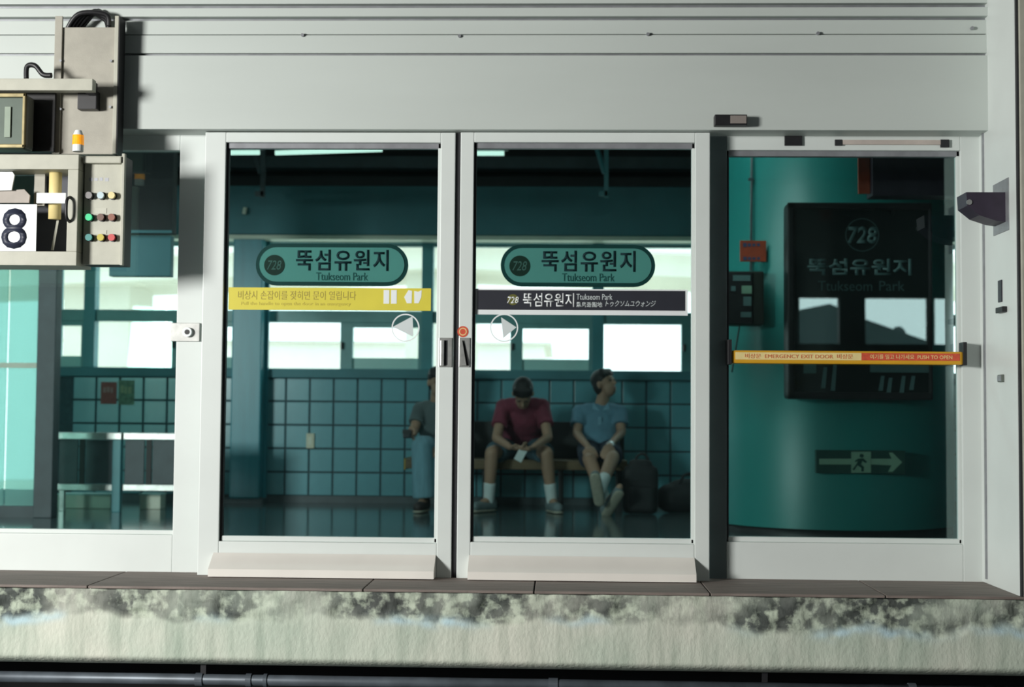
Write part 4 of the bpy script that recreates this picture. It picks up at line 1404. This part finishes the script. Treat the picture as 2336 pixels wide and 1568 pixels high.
    for q in 'LR':
        if trousers:
            capsule(bm, J['h' + q], J['k' + q], 0.098, 0.082)
            capsule(bm, J['k' + q], J['a' + q].lerp(J['k' + q], 0.04), 0.082, 0.088, flat=True)
            capsule(bm, J['k' + q], J['k' + q].lerp(J['a' + q], .5), 0.082, 0.082)
        else:
            m_ = J['h' + q].lerp(J['k' + q], 0.80)
            capsule(bm, J['h' + q], J['h' + q].lerp(J['k' + q], 0.1), 0.096, 0.095)
            capsule(bm, J['h' + q], m_, 0.095, 0.088, flat=True)
    remesh('trousers' if trousers else 'shorts', bm, shorts, e, 0.009, 4)
    # socks, shoes
    for q in 'LR':
        kn, an, to = J['k' + q], J['a' + q], J['t' + q]
        if sockh:
            ax = (kn - an).normalized()
            bm = bmesh.new()
            capsule(bm, an - ax * 0.01, an + ax * sockh, 0.043, 0.049, flat=True)
            capsule(bm, an - ax * 0.01, an, 0.043, 0.043)
            remesh('sock', bm, sock, e, 0.008, 2)
        dn = J.get('dn' + q, Vector((0, 0, -1)))
        dr_ = (to - an)
        dr_ = (dr_ - dn * dr_.dot(dn))
        ln = 0.20
        dr_.normalize()
        heel = an + dn * 0.045 - dr_ * 0.035
        toe = heel + dr_ * ln
        bm = bmesh.new()
        capsule(bm, heel, heel + dr_ * 0.09, 0.043, 0.042)
        capsule(bm, heel + dr_ * 0.09, toe, 0.044, 0.040)
        capsule(bm, heel - dn * 0.02, heel - dn * 0.045 + dr_ * 0.02, 0.044, 0.044)
        sh = remesh('shoe', bm, shoe, e, 0.008, 3)
        bm = bmesh.new()
        wv = dr_.cross(dn).normalized()
        capsule(bm, heel + dn * 0.032, toe + dn * 0.032, 0.040, 0.042)
        for v in bm.verts:
            h_ = (v.co - heel).dot(dn) - 0.032
            v.co += dn * (0.002 - h_ * 0.68)
        bm_obj('sole', bm, sole, sh, True)
    return e


def jw(px, py, Y):
    return at(px, py, Y)


# red shirt: leaning forward over the knees, looking down at a phone
J = {}
J['pel'] = Vector((at(1190, 1030, 4.86).x, 4.86, SZ + 0.115))
J['chest'] = at(1190, 962, 4.68)
J['neck'] = at(1191, 913, 4.52)
J['head'] = at(1193, 899, 4.38)
J['sL'], J['sR'] = at(1148, 928, 4.60), at(1237, 927, 4.60)
J['eL'], J['eR'] = at(1133, 1000, 4.42), at(1250, 998, 4.42)
J['wL'], J['wR'] = at(1163, 1020, 4.24), at(1218, 1020, 4.24)
J['handL'] = ((0.8, -0.35, -0.15), (0.2, 0.1, 1.0), 1, 0.6)
J['handR'] = ((-0.8, -0.35, -0.3), (0.1, 0.1, 1.0), -1, 0.6)
J['hL'], J['hR'] = J['pel'] + Vector((-0.09, -0.03, -0.03)), J['pel'] + Vector((0.09, -0.03, -0.03))
J['kL'], J['kR'] = at(1122, 1034, 4.38), at(1246, 1034, 4.38)
J['aL'], J['aR'] = at(1115, 1140, 4.44), at(1259, 1142, 4.44)
J['tL'], J['tR'] = J['aL'] + Vector((-0.10, -0.13, -0.06)), J['aR'] + Vector((0.05, -0.16, -0.06))
for q in 'LR':
    J['a' + q].z = 0.092
    J['t' + q].z = 0.04
person('man in maroon tee and dark shorts hunched over a phone on the bench', J, (0.0, -0.55, -0.83), (0, -0.83, 0.5), redcl, slatecl, shoeg, sockh=0.14)
p = at(1189, 1036, 4.16)
ph = empty('phone', (p.x, p.y, p.z - 0.05), 'pale phone held by the man in the maroon tee', 'phone')
for nm, dx, dy, m_ in (('phone_body', 0.031, 0.004, palev), ('phone_screen', 0.027, 0.0045, charcoal)):
    bm = bmesh.new()
    bm_box(bm, -dx, dx, -dy, dy if nm == 'phone_body' else -dy + 0.001, -0.07 if nm == 'phone_body' else -0.064, 0.07 if nm == 'phone_body' else 0.064, 0.003 if nm == 'phone_body' else 0)
    M = Matrix.Translation(p) @ Matrix.Rotation(math.radians(28), 4, 'Y') @ Matrix.Rotation(math.radians(-35), 4, 'X') @ (Matrix.Rotation(math.pi, 4, 'Z') if nm == 'phone_screen' else Matrix.Identity(4))
    bmesh.ops.transform(bm, matrix=M, verts=bm.verts)
    bm_obj(nm, bm, m_, ph)

# blue shirt: leaning back, head turned to the right, ankles crossed
J = {}
J['pel'] = Vector((at(1366, 1030, 4.84).x, 4.84, SZ + 0.11))
J['chest'] = at(1367, 968, 4.90)
J['neck'] = at(1370, 922, 4.90)
J['head'] = at(1380, 876, 4.86)
J['sL'], J['sR'] = at(1322, 941, 4.88), at(1414, 941, 4.88)
J['eL'], J['eR'] = at(1317, 990, 4.78), at(1417, 988, 4.78)
J['wL'], J['wR'] = at(1341, 1019, 4.52), at(1392, 1016, 4.50)
J['handL'] = ((0.35, -0.8, -0.45), (0.1, 0.35, -1.0), -1, 0.35)
J['handR'] = ((-0.35, -0.8, -0.45), (-0.1, 0.35, -1.0), 1, 0.35)
J['hL'], J['hR'] = J['pel'] + Vector((-0.085, -0.03, -0.03)), J['pel'] + Vector((0.085, -0.03, -0.03))
J['kL'], J['kR'] = at(1346, 1052, 4.40), at(1397, 1046, 4.40)
J['aL'], J['aR'] = at(1385, 1140, 4.18), at(1366, 1124, 4.05)
J['tL'], J['tR'] = J['aL'] + Vector((0.09, -0.12, 0.10)), J['aR'] + Vector((-0.03, -0.10, 0.14))
J['dnL'] = Vector((0.12, -0.80, -0.58)).normalized()
J['dnR'] = Vector((-0.05, -0.90, -0.43)).normalized()
J['aL'].z = 0.085
pblue = person('man in blue button shirt and navy shorts with crossed ankles on the bench', J, (0.72, -0.55, 0.28), (-0.2, 0.1, 1), bluecl, navycl, shoeg, sockh=0.20)
# collar, placket, watch
col_c = J['neck']
bm = bmesh.new()
for sgn in (-1, 1):
    a = col_c + Vector((sgn * 0.012, -0.088, -0.055))
    b = col_c + Vector((sgn * 0.062, -0.055, 0.018))
    c_ = col_c + Vector((sgn * 0.070, -0.075, -0.04))
    vs = [bm.verts.new(v) for v in (a, b, c_)] + [bm.verts.new(v + Vector((0, 0.012, 0))) for v in (a, b, c_)]
    for q in ((0, 1, 2), (5, 4, 3), (0, 3, 4, 1), (1, 4, 5, 2), (2, 5, 3, 0)):
        bm.faces.new([vs[i] for i in q])
bm_obj('collar', bm, pm('pale_blue_collar', (0.19, 0.36, 0.47), 0.85), pblue)
pc0, pc1 = J['chest'], J['neck']
box('placket', pc0.x - 0.014, pc0.x + 0.014, pc0.y - 0.128, pc0.y - 0.112, pc0.z - 0.10, pc0.z + 0.06, MATS['pale_blue_collar'], pblue, 0.003)
wv = (J['wR'] - J['eR']).normalized()
cyl('watch', J['wR'] - wv * 0.012, J['wR'] + wv * 0.014, 0.033, pm('bright_watch_steel', (0.75, 0.78, 0.78), 0.25, metal=0.6), pblue)

# grey tee, pale jeans: mostly hidden behind the door stile
J = {}
J['pel'] = Vector((at(1003, 1030, 4.84).x, 4.84, SZ + 0.115))
J['chest'] = at(996, 962, 4.83)
J['neck'] = at(997, 915, 4.80)
J['head'] = at(999, 872, 4.74)
J['sL'], J['sR'] = at(958, 935, 4.78), at(1038, 935, 4.84)
J['eL'], J['eR'] = at(944, 985, 4.66), at(1046, 990, 4.70)
J['wL'], J['wR'] = at(943, 991, 4.42), at(1012, 1015, 4.46)
J['handL'] = ((-0.2, -0.8, 0.15), (0.9, 0.1, 0.2), -1, 0.6)
J['handR'] = ((-0.5, -0.7, -0.3), (0.0, 0.2, -1.0), 1, 0.4)
J['hL'], J['hR'] = J['pel'] + Vector((-0.09, -0.03, -0.03)), J['pel'] + Vector((0.09, -0.03, -0.03))
J['kL'], J['kR'] = at(962, 1018, 4.36), at(1016, 1022, 4.40)
J['aL'], J['aR'] = at(967, 1140, 4.36), at(1010, 1140, 4.42)
J['tL'], J['tR'] = J['aL'] + Vector((-0.03, -0.17, -0.06)), J['aR'] + Vector((0.05, -0.16, -0.06))
for q in 'LR':
    J['a' + q].z = 0.092
    J['t' + q].z = 0.04
person('man in grey tee and pale loose jeans half hidden behind the door stile', J, (0.25, -0.95, -0.1), (0, 0, 1), greycl, jean, shoeb, trousers=True, sockh=0)
p = at(930, 990, 4.30)
e = empty('dark_pouch', (p.x, p.y, p.z - .04), 'small dark pouch in the hand of the man in pale jeans', 'pouch')
box('pouch_body', p.x - 0.035, p.x + 0.03, 4.27, 4.31, p.z - 0.035, p.z + 0.03, charcoal, e, 0.012)
box('pouch_flap', p.x - 0.037, p.x + 0.032, 4.263, 4.27, p.z, p.z + 0.033, black, e, 0.002)

# backpack and duffel at the right end of the bench
p = at(1462, 1150, 4.4)
bp = empty('backpack', (p.x, 4.39, 0), 'black backpack on the floor at the right end of the bench', 'backpack')
bm = bmesh.new()
bm_box(bm, p.x - 0.14, p.x + 0.13, 4.29, 4.49, 0.004, 0.37, 0.05)
bm_box(bm, p.x - 0.10, p.x + 0.09, 4.31, 4.47, 0.30, 0.42, 0.05)
remesh('pack', bm, bagm, bp, 0.01, 6)
bm = bmesh.new()
bm_box(bm, p.x - 0.105, p.x + 0.10, 4.25, 4.33, 0.02, 0.22, 0.03)
remesh('front_pocket', bm, bagm, bp, 0.01, 4)
q0, q1 = at(1453, 1070, 4.36), at(1482, 1056, 4.36)
bm = bmesh.new()
bm_cyl(bm, q0, q1, 0.014, seg=8)
bm_obj('strap', bm, pm('strap_highlight', (0.25, 0.40, 0.42), 0.6), bp, True)  # strap coloured pale to paint its highlight
tube('handle', [(p.x - 0.05, 4.37, 0.40), (p.x - 0.02, 4.37, 0.455), (p.x + 0.03, 4.37, 0.455), (p.x + 0.06, 4.37, 0.40)], 0.01, bagm, bp)
p = at(1556, 1150, 4.5)
df = empty('duffel_bag', (p.x, 4.5, 0), 'black duffel bag on the floor beside the backpack', 'bag')
bm = bmesh.new()
capsule(bm, (p.x - 0.09, 4.55, 0.115), (p.x + 0.3, 4.6, 0.115), 0.115, 0.115)
ellipsoid(bm, (p.x + 0.05, 4.57, 0.15), (Vector((0.2, 0, 0)), Vector((0, 0.12, 0)), Vector((0, 0, 0.12))))
remesh('bag_body', bm, bagm, df, 0.012, 4)
tube('handle', [(p.x - 0.02, 4.5, 0.22), (p.x + 0.02, 4.48, 0.30), (p.x + 0.13, 4.49, 0.30), (p.x + 0.17, 4.52, 0.22)], 0.011, bagm, df)

# ================================================================== OUTSIDE THE WINDOWS
vi = empty('viaduct', (-2, 26, -6), 'pale concrete viaduct outside the platform windows', 'viaduct')
def slab(nm, pix, Y, depth, mat, parent):
    return pprism(nm, pix, Y, depth, mat, parent)
slab('deck', [(-900, 640), (1000, 560), (3200, 640), (3200, 690), (1000, 612), (-900, 690)], 26, 4, concrete_far, vi)
slab('parapet', [(-900, 620), (1000, 540), (3200, 618), (3200, 636), (1000, 556), (-900, 637)], 25.6, 0.3, concrete_white, vi)
for px in (250, 1010, 1720):
    a = at(px, 700, 28)
    box('pier', a.x - 0.8, a.x + 0.8, 27, 29, -6, at(px, 600, 28).z, concrete_far, vi)
bl = empty('far_building', (-9, 44, -6), 'pale far building seen low through the platform windows', 'building')
a, b_ = at(150, 800, 44), at(1240, 800, 44)
box('block', a.x, b_.x, 44, 56, -6, at(700, 783, 44).z, concrete_white, bl)
box('roof_slab', a.x - .3, b_.x + .3, 43.7, 56.3, at(700, 783, 44).z, at(700, 778, 44).z, concrete_far, bl)
gr = box('outer_ground', -80, 80, 5.8, 130, -6.2, -6, concrete_far)
gr.name = 'ground_outside'
tag(gr, 'pale ground outside the station', kind='structure')

# roof across the tracks that mirrors in the emergency panel
rr = empty('neighbour_roof', (5, -18, -1), 'dark slate gable roof outside the opposite windows', 'roof')
def mir(px, py, Y):
    q = at(px, py, Y)
    return q.x, q.z
pp = [mir(1900, 690, 18), mir(1985, 727, 18), mir(2140, 781, 18), mir(2140, 830, 18), mir(1500, 830, 18), mir(1500, 781, 18), mir(1850, 700, 18)]
prism('gable', pp, -20, 2, roofteal, rr)
px_ = mir(2090, 750, 18)
bm = bmesh.new()
ellipsoid(bm, (px_[0], -19, px_[1] - .05), (Vector((.14, 0, 0)), Vector((0, .14, 0)), Vector((0, 0, .17))))
bm_obj('roof_vent', bm, roofteal, rr, True)
